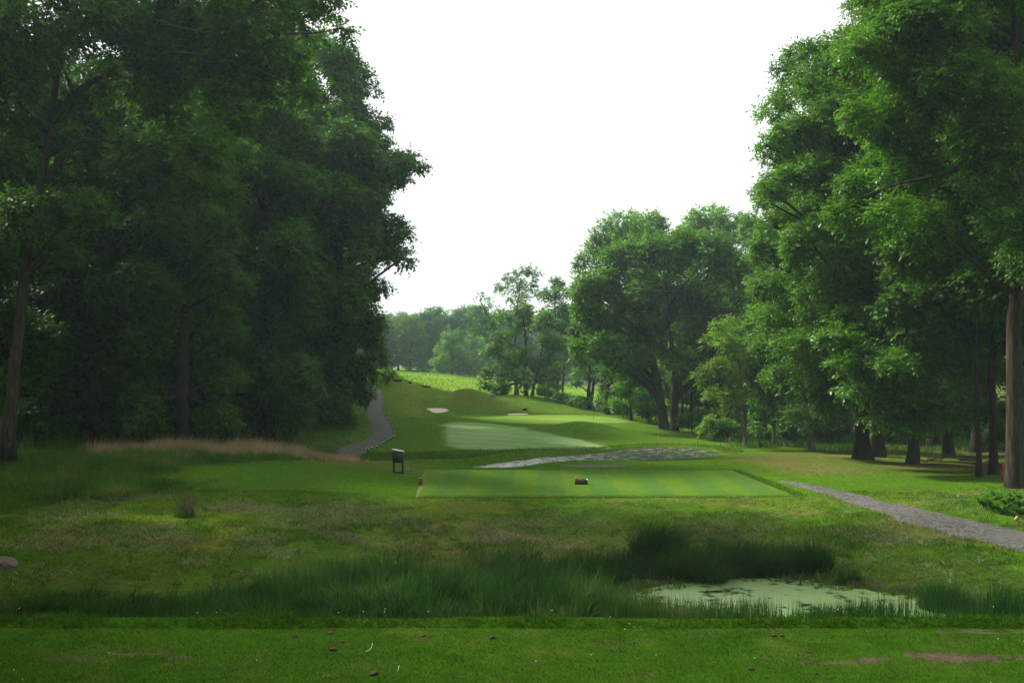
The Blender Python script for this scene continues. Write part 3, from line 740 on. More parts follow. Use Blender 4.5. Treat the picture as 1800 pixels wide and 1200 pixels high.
tree('shade_tree', 'dense dark tree leafy to the ground, second from the right end of the left wood', b, px_lobes(b, 56, L3, R_, 3.5), .36, M['barkdark'], M['leaf_dark'], .24, 5, seed=3, sub=8, twig=.55, droop=.22)
b = gpt(320, 48)
L4 = [(330, 150, 70), (270, 200, 80), (370, 240, 60), (310, 290, 75), (240, 300, 70), (385, 330, 42), (340, 380, 70), (270, 400, 75), (405, 400, 30), (380, 460, 45), (310, 480, 70), (240, 500, 65), (420, 500, 22), (370, 550, 50), (300, 580, 70), (400, 590, 30), (340, 640, 60), (270, 660, 60), (395, 670, 28), (360, 710, 45), (300, 730, 50), (240, 720, 40), (400, 735, 18)]
tree('shade_tree', 'bushy green tree of the left wood with its leafy skirt behind the wheat coloured grass', b, px_lobes(b, 48, L4, R_, 3), .3, M['barkdark'], M['leaf_front'], .22, 5, seed=4, sub=8, twig=.5, droop=.22)
b = gpt(165, 52)
L5 = [(160, 160, 90), (90, 220, 90), (200, 260, 80), (140, 320, 80), (60, 340, 80), (190, 400, 70), (120, 440, 80), (40, 460, 80), (170, 520, 55), (100, 560, 70), (30, 580, 70), (180, 610, 45), (130, 650, 50), (60, 680, 60)]
tree('shade_tree', 'slim trunked tree standing in the gloom right of the leaning tree', b, px_lobes(b, 52, L5, R_, 3), .22, M['bark'], M['leaf_dark'], .24, 4.2, seed=5, sub=8, twig=.5, gap=.12)

# --- right edge ----------------------------------------------------
b = gpt(1786, 33.5)
L6 = [(1540, 15, 50), (1590, 50, 70), (1660, 40, 85), (1740, 60, 90), (1620, 130, 70), (1700, 150, 80), (1780, 180, 80), (1560, 120, 55), (1510, 90, 35), (1580, 210, 65), (1660, 240, 75), (1740, 270, 80), (1520, 200, 40), (1600, 300, 60), (1690, 350, 75), (1540, 300, 45), (1780, 400, 80), (1620, 390, 60), (1710, 450, 70), (1560, 380, 42),
      (1640, -60, 110), (1760, -80, 130), (1860, 60, 110), (1870, 250, 110), (1550, -50, 60), (1860, 420, 90), (1700, -220, 130), (1850, -200, 130), (1500, 330, 30), (1480, 380, 26)]
tree('oak_tree', 'very tall tree with thick reddish furrowed trunk beside the fern clumps', b, px_lobes(b, 33.5, L6, R_, 3), .30, M['barkred'], M['leaf_gloss'], .145, 5,
     trunk=px_pts(b, [(1786, 865), (1782, 700), (1786, 520), (1792, 340), (1790, 180), (1780, 40), (1770, -150)], 33.5), seed=6, flare=1.35, droop=.25, aspect=.5,
     limbs=[(px_pts(b, [(1790, 345), (1760, 290), (1720, 288), (1680, 300, 32), (1630, 312, 31), (1570, 325, 30), (1500, 352, 30)], 33.5), .10), (px_pts(b, [(1790, 215), (1770, 180), (1730, 150), (1690, 152, 32.5), (1640, 165, 32), (1580, 190, 31)], 33.5), .10),
            (px_pts(b, [(1786, 100), (1740, 70), (1690, 60), (1620, 50, 32), (1560, 40, 31.5)], 33.5), .12), (px_pts(b, [(1782, 60), (1700, 10), (1650, -40), (1600, -80)], 33.5), .10)])
b = gpt(1516, 46.5)
L7 = [(1532, 15, 38), (1478, 72, 32), (1428, 95, 28), (1395, 100, 24), (1378, 125, 18), (1440, 130, 50), (1395, 165, 34), (1360, 190, 24), (1340, 196, 12), (1400, 235, 45), (1360, 262, 26), (1342, 272, 12), (1450, 250, 60), (1500, 160, 60), (1380, 310, 36), (1352, 335, 22), (1340, 352, 12), (1410, 370, 50), (1365, 400, 28), (1460, 360, 60), (1350, 440, 26), (1325, 450, 14), (1395, 450, 42), (1450, 460, 58),
      (1530, 300, 60), (1520, 430, 60), (1360, 500, 32), (1410, 530, 45), (1470, 550, 55), (1540, 540, 60), (1365, 570, 28), (1400, 610, 38), (1450, 630, 48), (1520, 630, 50), (1345, 610, 20), (1390, 670, 35), (1440, 690, 36), (1480, 700, 30), (1570, -30, 55), (1600, 250, 60), (1600, 420, 60), (1435, 735, 18), (1400, 730, 16), (1560, 0, 60), (1535, 95, 55), (1580, 120, 60), (1590, -90, 60), (1640, 40, 60), (1600, 520, 50), (1445, 190, 55, -4), (1475, 320, 60, -4), (1480, 440, 60, -4), (1420, 300, 45, -4), (1400, 230, 36, -3), (1440, 130, 38, -3), (1505, 105, 48, -4), (1420, 420, 45, -4), (1470, 560, 50, -4), (1540, 200, 60, -4), (1440, 520, 45, -4)]
tree('oak_tree', 'broad tree with thick flared trunk, larger of two touching trunks on the dry lawn', b, px_lobes(b, 46.5, L7, R_, 3.5, 1.2), .36, M['barkdark'], M['leaf_mid'], .165, 4.6, trunk=px_pts(b, [(1516, 808), (1518, 700), (1512, 520), (1498, 320), (1520, 120)], 46.5), seed=7, flare=1.9, sub=8, twig=.5, aspect=.5)
b = gpt(1602, 44.5)
L8 = [(1480, 590, 34, -5), (1520, 620, 45, -5), (1570, 640, 50, -6), (1630, 630, 50, -5), (1690, 640, 50, -4), (1740, 650, 45, -3), (1510, 680, 34, -6), (1560, 690, 42, -6), (1610, 690, 45, -6), (1660, 690, 45, -6), (1540, 735, 24, -6), (1585, 740, 30, -6), (1630, 740, 28, -6), (1680, 735, 30, -5), (1730, 720, 38, -4), (1500, 560, 36, -4), (1560, 570, 50, -4), (1620, 570, 55, -4), (1690, 570, 55, -3), (1750, 580, 50, -2), (1540, 500, 45), (1610, 490, 55), (1690, 490, 60), (1760, 500, 55), (1600, 400, 60), (1680, 400, 60), (1720, 320, 60), (1640, 300, 60), (1770, 720, 34, -3), (1480, 640, 22, -6)]
tree('beech_tree', 'tree with glossy layered low branches hiding its short stout trunk on the right lawn', b, px_lobes(b, 44.5, L8, R_, 2.5), .26, M['bark'], M['leaf_gloss'], .16, 5, seed=8, flat=.38, droop=.3, twig=.5, flare=1.4, sub=9)
b = gpt(1538, 49.5)
tree('oak_tree', 'darker trunked tree standing half behind the broad flared trunk', b, auto_lobes(19, 6, 5, 16, R_), .36, M['barkdark'], M['leaf_mid'], .24, 4, seed=9, flare=1.7)
b = gpt(1426, 58)
tree('shade_tree', 'mid sized tree with short pale trunk at the left end of the right wood', b, px_lobes(b, 58, [(1425, 740, 22), (1400, 720, 26), (1450, 720, 26), (1420, 680, 36), (1380, 660, 34), (1460, 660, 36), (1410, 610, 45), (1370, 600, 35), (1450, 590, 45), (1350, 690, 22), (1340, 640, 28), (1400, 540, 45), (1345, 560, 30), (1360, 500, 38), (1440, 500, 45), (1320, 600, 20)], R_, 3), .2, M['barkpale'], M['leaf_mid'], .22, 4.6, seed=10)
b = gpt(1361, 62)
tree('slim_tree', 'thin pale stemmed tree just behind the standing bird', b, px_lobes(b, 62, [(1355, 700, 22), (1340, 660, 30), (1375, 670, 28), (1335, 710, 20), (1350, 610, 34), (1325, 620, 22), (1380, 600, 32), (1345, 560, 30), (1330, 740, 14), (1385, 730, 18), (1395, 690, 22)], R_, 2), .13, M['barkpale'], M['leaf_bright'], .2, 3.6, seed=11)
b = gpt(1311, 60.5)
tree('slim_tree', 'slender light green tree with bent pale stem behind the water and bushy airy crown', b, px_lobes(b, 60.5, [(1285, 575, 20), (1262, 575, 14), (1310, 590, 22), (1245, 600, 12), (1280, 610, 24), (1320, 620, 22), (1240, 650, 18), (1265, 650, 24), (1300, 650, 26), (1230, 665, 12), (1325, 665, 18), (1280, 690, 20), (1250, 690, 16), (1315, 700, 16), (1275, 720, 12), (1335, 590, 12)], R_, 1.6), .14, M['barkpale'], M['leaf_light'], .16, 3.4,
     trunk=px_pts(b, [(1311, 790), (1309, 740), (1303, 690), (1300, 640), (1290, 580)], 60.5), seed=12, flare=1.2, gap=.1, flat=.85)
for i, (px, D, r, lab) in enumerate(((1721, 37.5, .11, 'thin dark tree, left one of two close stems near the furrowed trunk'), (1746, 38.5, .15, 'dark tree, right one of two close stems near the furrowed trunk'), (1668, 52, .24, 'dark tree in shadow behind the fallen branches on the right lawn'))):
    b = gpt(px, D); tree('slim_tree', lab, b, auto_lobes(15 + i, 4.5 + .5 * i, 3.6, 12, R_), r, M['barkdark'], M['leaf_dark'], .22, 4, seed=20 + i)

# --- centre --------------------------------------------------------
b = gpt(1170, 78)
L9 = [(1050, 500, 30), (1085, 465, 36), (1130, 450, 42), (1185, 448, 45), (1240, 455, 42), (1290, 480, 36), (1318, 520, 26), (1035, 545, 24), (1075, 535, 36), (1125, 520, 44), (1185, 520, 48), (1245, 530, 44), (1295, 560, 34), (1022, 585, 16), (1060, 590, 26), (1105, 585, 32), (1150, 590, 36), (1210, 600, 40), (1265, 610, 38), (1310, 620, 22), (1085, 625, 20), (1020, 510, 18), (1012, 610, 10), (1130, 625, 22), (1235, 650, 26), (1085, 655, 20), (1112, 650, 24), (1065, 615, 24), (1140, 655, 18), (1045, 560, 30), (1200, 640, 24), (1160, 545, 40)]
tree('big_tree', 'great spreading double trunked tree rising right behind the green', b, px_lobes(b, 78, L9, R_, 4.5, 1.25), .42, M['bark'], M['leaf_mid'], .25, 6.3,
     trunk=px_pts(b, [(1168, 758), (1160, 700), (1148, 640), (1130, 570), (1105, 500)], 78), stems=[px_pts(b, [(1186, 758), (1186, 700), (1187, 650), (1178, 590), (1170, 480)], 78.6), px_pts(b, [(1190, 690), (1196, 640), (1212, 580), (1235, 500)], 79)], seed=30, flare=1.25, twig=.6, sub=9, flat=.9)
b = gpt(1105, 108)
tree('tall_tree', 'tall feathery tree rising behind the double trunked tree, on its left', b, px_lobes(b, 108, [(1060, 412, 22), (1085, 398, 24), (1115, 396, 26), (1145, 396, 24), (1165, 412, 24), (1045, 435, 20), (1080, 430, 30), (1120, 430, 34), (1160, 440, 30), (1030, 465, 22), (1065, 470, 30), (1110, 480, 36), (1020, 500, 20), (1150, 490, 34), (1040, 530, 30), (1090, 540, 36), (1140, 560, 36), (1060, 590, 30), (1100, 620, 30)], R_, 4), .4, M['bark'], M['leaf_bright'], .34, 4.4, seed=31, twig=.7, flat=.9)
b = gpt(1255, 112)
tree('tall_tree', 'tall feathery tree behind the double trunked tree, on its right', b, px_lobes(b, 112, [(1205, 408, 20), (1230, 390, 22), (1250, 380, 18), (1275, 385, 22), (1300, 400, 20), (1320, 425, 18), (1215, 430, 28), (1255, 420, 32), (1295, 435, 28), (1330, 455, 18), (1230, 470, 34), (1280, 480, 36), (1325, 500, 24), (1250, 530, 36), (1300, 550, 34), (1190, 440, 24), (1270, 600, 36), (1330, 570, 26)], R_, 4), .4, M['bark'], M['leaf_bright'], .34, 4.4, seed=32, twig=.7, flat=.9)
b = gpt(930, 112)
tree('big_tree', 'leafy twin stemmed tree on the knoll left of the flag', b, px_lobes(b, 112, [(920, 545, 22), (950, 560, 22), (895, 560, 20), (930, 580, 28), (960, 600, 24), (885, 595, 24), (865, 620, 20), (905, 625, 28), (945, 630, 28), (975, 620, 20), (858, 655, 16), (885, 660, 22), (915, 665, 22), (850, 675, 11), (875, 680, 12), (955, 660, 20), (975, 650, 18), (865, 690, 8), (990, 600, 16)], R_, 3.5), .28, M['barkdark'], M['leaf_mid'], .3, 3.8,
     trunk=px_pts(b, [(926, 700), (923, 660), (925, 620), (920, 560)], 112), stems=[px_pts(b, [(936, 703), (937, 685), (945, 650), (955, 600)], 112)], seed=33, twig=.6, flare=1.2, gap=.05)
b = gpt(908, 126)
tree('tall_tree', 'airy tree with see through rounded top beyond the knoll', b, px_lobes(b, 126, [(900, 488, 14), (920, 478, 15), (938, 482, 13), (885, 505, 14), (912, 502, 18), (935, 505, 15), (945, 520, 10), (895, 525, 14), (920, 528, 15), (850, 520, 10), (838, 540, 10), (860, 540, 11), (830, 560, 8), (850, 560, 12), (870, 570, 14), (835, 580, 9), (880, 550, 12)], R_, 3), .26, M['bark'], M['leaf_blue'], .3, 2.6,
     trunk=px_pts(b, [(908, 690), (905, 620), (908, 560), (915, 490)], 126), stems=[px_pts(b, [(906, 640), (880, 600), (855, 550), (845, 530)], 126)], seed=34, twig=.6, gap=.2)
b = gpt(978, 120)
tree('tall_tree', 'narrow tree with two thin dark stems right of the knoll trees', b, px_lobes(b, 120, [(975, 502, 15), (965, 520, 16), (990, 515, 14), (978, 540, 22), (960, 560, 18), (998, 550, 18), (980, 580, 24), (1000, 590, 20), (960, 600, 16), (990, 625, 20), (1010, 560, 16), (985, 650, 14)], R_, 3), .2, M['barkdark'], M['leaf_mid'], .3, 4, trunk=px_pts(b, [(980, 706), (979, 650), (977, 580), (975, 505)], 120), stems=[px_pts(b, [(988, 708), (990, 670), (993, 620), (990, 540)], 120)], seed=35, twig=.6, flare=1.1)
b = gpt(1036, 104)
tree('shade_tree', 'round low tree with forked dark trunk just left of the white flag', b, px_lobes(b, 104, [(1035, 590, 18), (1015, 605, 16), (1055, 605, 20), (1030, 625, 22), (1008, 635, 12), (1060, 635, 20), (1015, 655, 14), (1040, 655, 18), (1012, 675, 10), (1070, 655, 16), (1025, 560, 20), (1060, 570, 22)], R_, 2), .26, M['barkdark'], M['leaf_bright'], .28, 4.2, trunk=px_pts(b, [(1035, 712), (1035, 690), (1037, 660), (1032, 610)], 104), stems=[px_pts(b, [(1037, 712), (1041, 690), (1046, 660), (1055, 620)], 104)], seed=36, flare=1.1)
b = gpt(1068, 97)
tree('shade_tree', 'drooping dark tree with brownish inner twigs between the flag and the double trunk', b, px_lobes(b, 97, [(1068, 640, 14), (1060, 665, 14), (1078, 665, 14), (1066, 685, 13), (1055, 700, 10), (1082, 695, 11), (1072, 610, 16), (1090, 640, 16)], R_, 1.5), .24, M['barkred'], M['leaf_dark'], .26, 3.4, seed=37)
b = gpt(1110, 86)
tree('young_tree', 'bright leafy young tree bushing out left of the double trunked tree', b, px_lobes(b, 86, [(1112, 640, 15), (1098, 660, 16), (1122, 665, 18), (1090, 685, 15), (1110, 690, 18), (1132, 690, 15), (1085, 708, 12), (1105, 715, 14), (1130, 715, 14), (1145, 660, 12), (1120, 620, 10)], R_, 1.5), .12, M['barkdark'], M['leaf_bright'], .24, 4.4, seed=38)
b = gpt(1012, 108)
tree('young_tree', 'little tiered sapling standing in the meadow gap beside the thin stems', gpt(966, 116), [(0, 0, 3.4, .7), (.6, .2, 2.6, .7), (-.7, 0, 2.4, .8), (0, .3, 1.9, .9), (.9, 0, 1.6, .7), (-.8, .2, 1.3, .6)], .07, M['barkdark'], M['leaf_mid'], .22, 3.4, seed=39, flat=.35)
# understory on the right of the double trunk
us = [(1216, 84, 9.5, 3.2, .16, 'dark stemmed tree in the gap right of the double trunk'), (1248, 80, 10, 3.6, .2, 'dark tree between the double trunk and the pale stemmed tree'), (1282, 84, 11, 4, .24, 'thick dark tree behind the pale yellowish bush'), (1330, 78, 12, 4.5, .25, 'dark tree behind the slender light green tree'), (1200, 92, 8.5, 2.6, .12, 'thin bent tree close right of the double trunk'), (1140, 96, 9, 3.2, .16, 'shaded tree behind the bright young tree')]
for i, (px, D, H, R, r, lab) in enumerate(us):
    b = gpt(px, D); tree('shade_tree', lab, b, auto_lobes(H, 3.0 if i < 4 else 2.6, R, 12, R_), r, M['barkdark'], M['leaf_dark' if i % 2 else 'leaf_mid'], .28, 3.8, seed=40 + i)

# --- stock trees for the woods ------------------------------------
stock = []
for i, (H, cb, R, n, r, lm) in enumerate(((23, 3.5, 6.2, 22, .34, 'leaf_dark'), (25, 6, 5.6, 20, .3, 'leaf_dark'), (20, 2.0, 5.6, 20, .28, 'leaf_mid'), (24, 7, 6.0, 18, .36, 'leaf_mid'))):
    stock.append((H, cb, R, n, r, lm))
PROTO = {}
def wood(i, px, D, sc, label, group, name='woodland_tree'):
    b = gpt(px, D)
    if i not in PROTO:
        H, cb, R, n, r, lm = stock[i]
        PROTO[i] = t = tree(name, label, b, auto_lobes(H, cb, R, n, R_), r, M['barkdark'], M[lm], .3, 4.4, seed=60 + i, group=group, twig=.6)
        t.scale = (sc, sc, sc)
        return t
    return dup(PROTO[i], b, R_.uniform(0, 6.28), sc * R_.uniform(.95, 1.05), label, group)
lw = [(0, -60, 46, .95), (1, 70, 62, 1.0), (0, 235, 62, 1.05), (1, 400, 68, 1.05), (2, 470, 74, 1.1), (0, 130, 76, 1.1), (1, 300, 80, 1.1), (0, 520, 84, 1.1), (1, -20, 70, 1.1), (2, 215, 95, 1.15), (0, 60, 95, 1.2), (1, 420, 98, 1.2), (0, 350, 115, 1.2), (1, 170, 118, 1.2), (0, -120, 90, 1.2), (2, 30, 58, .9), (2, 250, 56, .8), (2, -40, 84, 1.1), (2, 25, 66, .9), (2, 192, 84, .95), (2, 205, 132, 1.3), (2, 120, 140, 1.3), (2, -95, 58, .9), (2, 60, 78, 1.0), (2, 90, 88, 1.1), (2, 10, 110, 1.3), (2, 300, 104, 1.2), (2, 150, 100, 1.2), (2, -110, 70, 1.1), (2, 390, 84, 1.0), (0, 110, 112, 1.1), (1, 560, 108, 1.0), (0, 480, 125, 1.1)]
for i, px, D, s in lw: wood(i, px, D, s, 'tall dark tree deep in the shadowy left wood', 'trees massed in the left wood')
rw = [(3, 1640, 62, .95), (2, 1560, 70, .95), (3, 1720, 58, 1.0), (1, 1800, 48, .95), (2, 1480, 80, .95), (3, 1400, 88, .95), (0, 1860, 60, 1.0), (2, 1620, 84, 1.1), (1, 1740, 78, 1.1), (3, 1520, 96, 1.05), (2, 1380, 108, .95), (0, 1700, 100, 1.2), (2, 1450, 120, 1.1), (3, 1900, 40, .95), (1, 1820, 90, 1.2)]
for i, px, D, s in rw: wood(i, px, D, s, 'tall tree deep in the shadowy right wood', 'trees massed in the right wood')

for i, x, y, s in ((0, -14, -9, 1.0), (1, -4, -15, 1.05), (3, 7, -12, 1.0), (0, 16, -6, 1.0), (1, -22, 4, 1.0), (3, 22, 8, 1.0), (0, -25, 18, 1.2), (1, -31, 24, 1.2), (0, -20, 11, 1.15), (1, -29, 31, 1.2), (0, -34, 40, 1.2), (0, 25, 22, .95), (1, 0, -26, 1.1), (3, -6, -5.5, .95), (0, 5.5, -6, .95), (2, 13, -3, .9), (3, -12, 1, .9)):  # trees out of view, added to keep light off the tee
    dup(PROTO[i], (x, y, float(Hg(x, y))), x * 1.3, s, 'unseen tall tree added round the tee to shade it', 'unseen shade trees round the tee')

# --- far trees -----------------------------------------------------
fp = []
for i, (H, cb, R, n) in enumerate(((13.5, .2, 5.4, 20), (12, .3, 5.8, 20), (15, .6, 5.0, 20))):
    fp.append((H, cb, R, n))
FP = {}
def fartree(i, px, D, sc, label, group, lm='leaf_far'):
    b = gpt(px, D)
    if (i, lm) not in FP:
        H, cb, R, n = fp[i]
        FP[(i, lm)] = t = tree('distant_tree', label, b, auto_lobes(H, cb, R, n, R_), .26, M['barkdark'], M[lm], .5, 3.6, seed=80 + i, group=group, twig=.9, sub=7, twigs=1, m=5)
        t.scale = (sc,) * 3
        return t
    return dup(FP[(i, lm)], b, R_.uniform(0, 6.28), sc, label, group)
fartree(1, 795, 196, .72, 'pale rounded tree with flat top at the front of the far tree line', None, 'leaf_bright')
fartree(1, 835, 200, .68, 'second pale rounded tree at the front of the far tree line, nearer the knoll', None, 'leaf_bright')
for i, px, D, s in ((0, 672, 214, .86), (1, 700, 222, .98), (2, 722, 212, .78), (0, 745, 220, .98), (2, 765, 226, .95), (1, 785, 222, 1.0), (0, 815, 226, 1.06), (2, 840, 222, .98), (1, 868, 226, 1.08), (0, 895, 220, 1.0), (2, 925, 225, .95), (1, 955, 222, 1.0), (0, 990, 224, 1.0), (2, 1020, 228, 1.0), (0, 640, 216, .9), (1, 605, 220, .95)):
    fartree(i, px, D, s, 'hazy tree in the line beyond the far meadow', 'far tree line beyond the meadow')
for i, px, D, s in ((0, 620, 330, 1.2), (1, 652, 340, 1.15), (0, 680, 335, 1.25), (2, 705, 345, 1.2), (1, 735, 340, 1.2), (0, 770, 345, 1.25), (2, 585, 335, 1.2), (1, 810, 350, 1.3)):
    fartree(i, px, D, s, 'palest tree of the farthest hazy rank', 'farthest hazy trees')
for i, px, D, s in ((0, 1060, 236, 1.1), (1, 1100, 232, 1.1), (2, 1140, 238, 1.15), (0, 1180, 230, 1.1), (1, 1225, 236, 1.15), (2, 1270, 232, 1.1), (0, 1310, 190, 1.1), (1, 1350, 170, 1.1), (2, 1400, 165, 1.2), (1, 1180, 150, .9), (0, 1265, 150, .95), (2, 1225, 140, .8)):
    fartree(i, px, D, s, 'distant tree glimpsed behind the trees right of the green', 'trees beyond the right of the green')
# shrubs
def shrub(name, label, px, D, R, h, lm, seed, n=6, group=None, leaf=.16, k=4.5):
    b = gpt(px, D); rng = np.random.default_rng(seed)
    lob = [(rng.uniform(-.6, .6) * R, rng.uniform(-.5, .5) * R, h * rng.uniform(.35, .75), R * rng.uniform(.35, .5)) for _ in range(n)]
    t = tree(name, label, b, lob, .05, M['barkdark'], M[lm], leaf, k, seed=seed, group=group, flare=1, twig=.3, cat='shrub', sub=6, twigs=2)
    for ch in t.children:
        if ch.name.startswith('trunk'): ch.name = 'stem'
        elif ch.name.startswith('crown'): ch.name = 'foliage'
    return t
shrub('shrub', 'pale yellowish bush at the wood edge beyond the water', 1256, 66, 1.3, 1.7, 'leaf_light', 201, 8)
shrub('shrub', 'dark green bush right of the pale yellowish bush', 1282, 65, 1.4, 1.5, 'leaf_mid', 202, 7)
shrub('shrub', 'low leafy bush by the thin pale stem', 1335, 64, 1.2, 1.2, 'leaf_bright', 203, 6)
for i, (px, D, R, h, lm, lab) in enumerate(((1215, 78, 1.3, 1.6, 'leaf_mid', 'shady bush at the right foot of the double trunk'), (1140, 84, 1.2, 1.7, 'leaf_dark', 'dark bush left of the double trunk foot'), (1095, 90, 1.5, 1.7, 'leaf_mid', 'rounded bush under the bright young tree'), (1395, 66, 2.2, 2.6, 'leaf_dark', 'dark thicket bush left of the short pale trunk'), (1330, 72, 2.2, 3.2, 'leaf_mid', 'tall bush filling the gap behind the standing bird'), (1240, 74, 1.5, 2.0, 'leaf_dark', 'dark bush behind the pale yellowish bush'), (1460, 68, 2.4, 2.6, 'leaf_dark', 'dark thicket bush behind the flared trunk'), (875, 112, 1.7, 1.7, 'leaf_bright', 'bright bush at the left foot of the knoll trees'))):
    shrub('shrub', lab, px, D, R, h, lm, 210 + i, 8, leaf=.2)
for i, (px, D) in enumerate(((958, 110), (972, 108), (986, 106), (1000, 105), (1013, 104), (1026, 103), (1052, 102), (1064, 100), (1078, 96))):
    s = shrub('shrub', 'low green shrub in the hedge like row behind the green', px, D, 1.1, 1.1, 'leaf_mid', 230 + i, 6, 'low shrubs behind the green', .2, 3.8) if i == 0 else dup(s0, gpt(px, D), i * 1.3, .85 + .1 * (i % 3))
    if i == 0: s0 = s
for i, (px, D, R, h) in enumerate(((60, 50, 2.4, 2.6), (140, 56, 2.4, 2.4), (235, 52, 2.2, 2.2), (330, 53, 2.6, 3.0), (420, 58, 2.6, 3.2), (500, 63, 2.4, 2.8))):
    if i == 0: u0 = shrub('shrub', 'dark undergrowth bush at the foot of the left wood', px, D, R, h, 'leaf_dark', 260, 9, 'undergrowth bushes of the left wood', .2)
    else: dup(u0, gpt(px, D), i * 1.1, R / 2.4)
for i, (px, D) in enumerate(((1560, 66), (1650, 72), (1730, 62), (1800, 52), (1860, 44))):
    dup(u0, gpt(px, D), i * 1.7, 1.05, 'dark undergrowth bush in the right wood', 'undergrowth bushes of the right wood')

for i, (px, D, q) in enumerate(((1090, 118, 1.3), (1125, 108, 1.2), (1150, 112, 1.4), (1205, 104, 1.3), (1228, 98, 1.2), (1262, 96, 1.4), (1300, 92, 1.4), (1345, 90, 1.4), (1195, 122, 1.5), (1240, 118, 1.5), (1285, 116, 1.5), (1380, 96, 1.5))):
    dup(u0, gpt(px, D), i * 2.1, q * .9, 'dark bush in the thicket under the trees right of the green', 'thicket bushes right of the green')

# ------------------------------------------------------------------ grasses
def inwater(x, y): return inpoly(x, y, POND1) | inpoly(x, y, POND2)
def onpaths(x, y): return inpoly(x, y, LPP) | inpoly(x, y, RPP)
def blades(name, x, y, h, w, mat, lean=.35, seg=2, kind='stuff', z=None, parent=None, wind=(0, 0), arch=.3, rng=RNG):
    n = len(x); z = Hg(x, y) - .02 if z is None else z
    a = rng.uniform(0, 2 * math.pi, n); la = np.abs(rng.normal(0, lean, n))
    dx, dy = np.cos(a) * la + wind[0], np.sin(a) * la + wind[1]
    b = rng.uniform(0, 2 * math.pi, n); sx, sy = np.cos(b) * w / 2, np.sin(b) * w / 2
    P0 = np.stack([x, y, z], -1); S = np.stack([sx, sy, np.zeros(n)], -1)
    if seg == 1:
        V = np.empty((n, 3, 3)); V[:, 0] = P0 - S; V[:, 1] = P0 + S; V[:, 2] = P0 + np.stack([dx * h, dy * h, h], -1)
        return tag(mesh_np(name, V.reshape(-1, 3), np.arange(n * 3), np.full(n, 3), mat, parent), kind=kind)
    V = np.empty((n, 5, 3)); m1 = P0 + np.stack([dx * h * .4, dy * h * .4, h * .55], -1)
    V[:, 0] = P0 - S; V[:, 1] = P0 + S; V[:, 2] = m1 - S * .75; V[:, 3] = m1 + S * .75
    V[:, 4] = P0 + np.stack([dx * h * (1 + arch), dy * h * (1 + arch), h * (1 - arch * np.minimum(la, 1))], -1)
    o = np.arange(n)[:, None] * 5
    Fc = np.concatenate([o + np.array([[0, 1, 3, 2]]), o + np.array([[2, 3, 4]])], 1).ravel()
    return tag(mesh_np(name, V.reshape(-1, 3), Fc, np.tile([4, 3], n), mat, parent), kind=kind)

def scatter(n, x0, x1, y0, y1, cond=None, fr=.56):
    x = RNG.uniform(x0, x1, n); y = RNG.uniform(y0, y1, n)
    k = np.abs(x) < fr * y + .6
    if cond is not None: k &= cond(x, y)
    return x[k], y[k]

def clumps(name, cx, cy, r, h, per, mat, lean=.3, out=.45, w=(.008, .014), wind=(0, 0), arch=.3, z=None):
    n = len(cx); per = np.broadcast_to(per, n).astype(int); I = np.repeat(np.arange(n), per); m = len(I)
    a = RNG.uniform(0, 6.28, m); q = np.sqrt(RNG.random(m)); x = cx[I] + np.cos(a) * q * r[I]; y = cy[I] + np.sin(a) * q * r[I]
    hh = h[I] * RNG.uniform(.45, 1.08, m) * (1 - .35 * q * q)
    zz = Hg(x, y) - .03 if z is None else z(x, y)
    L = out * q * RNG.uniform(.3, 1.3, m); dx = np.cos(a) * L + wind[0] + RNG.normal(0, lean * .4, m); dy = np.sin(a) * L + wind[1] + RNG.normal(0, lean * .4, m)
    b = RNG.uniform(0, 6.28, m); ww = RNG.uniform(w[0], w[1], m); P0 = np.stack([x, y, zz], -1); S = np.stack([np.cos(b) * ww / 2, np.sin(b) * ww / 2, 0 * b], -1)
    V = np.empty((m, 5, 3)); m1 = P0 + np.stack([dx * hh * .4, dy * hh * .4, hh * .55], -1)
    V[:, 0] = P0 - S; V[:, 1] = P0 + S; V[:, 2] = m1 - S * .75; V[:, 3] = m1 + S * .75
    V[:, 4] = P0 + np.stack([dx * hh * (1 + arch), dy * hh * (1 + arch), hh * (1 - arch * np.minimum(np.hypot(dx, dy), 1))], -1)
    o = np.arange(m)[:, None] * 5; Fc = np.concatenate([o + np.array([[0, 1, 3, 2]]), o + np.array([[2, 3, 4]])], 1).ravel()
    return tag(mesh_np(name, V.reshape(-1, 3), Fc, np.tile([4, 3], m), mat), kind='stuff')

# foreground turf and its collar
x, y = scatter(150000, -4.6, 4.6, 4.2, 6.38, lambda x, y: (bare(x, y) < .4 * RNG.random(len(x)) + .1))
hh = .008 + .012 * fbm(x, y, .18, 71) * RNG.random(len(x)) + .006 * RNG.random(len(x))
blades('short_turf', x, y, hh, np.full(len(x), .0035), M['collar'], .9, 1, z=np.full(len(x), .006))
x, y = scatter(95000, -5, 5, 6.36, 7.5)
blades('collar_grass', x, y, RNG.uniform(.025, .06, len(x)) * (.7 + .6 * vnoise(x, y, .3, 4)), np.full(len(x), .005), M['collar'], .55, 2)
x, y = scatter(130, -5, 5, 6.5, 7.2, lambda x, y: RNG.random(len(x)) < (.25 + .75 * sstep(1, -3, x)))
x2, y2 = scatter(22, -4.5, 4.5, 5.0, 6.4); x = np.r_[x, x2]; y = np.r_[y, y2]
zz = Hg(x, y) + np.where(y > 6.4, RNG.uniform(.04, .075, len(x)), .015)
V = []; o_ = .0045
for q in range(len(x)):
    for v in ((o_, 0, 0), (-o_, 0, 0), (0, o_, 0), (0, -o_, 0), (0, 0, o_), (0, 0, -o_)): V.append((x[q] + v[0], y[q] + v[1], zz[q] + v[2]))
oc = np.array([(0, 2, 4), (2, 1, 4), (1, 3, 4), (3, 0, 4), (2, 0, 5), (1, 2, 5), (3, 1, 5), (0, 3, 5)])
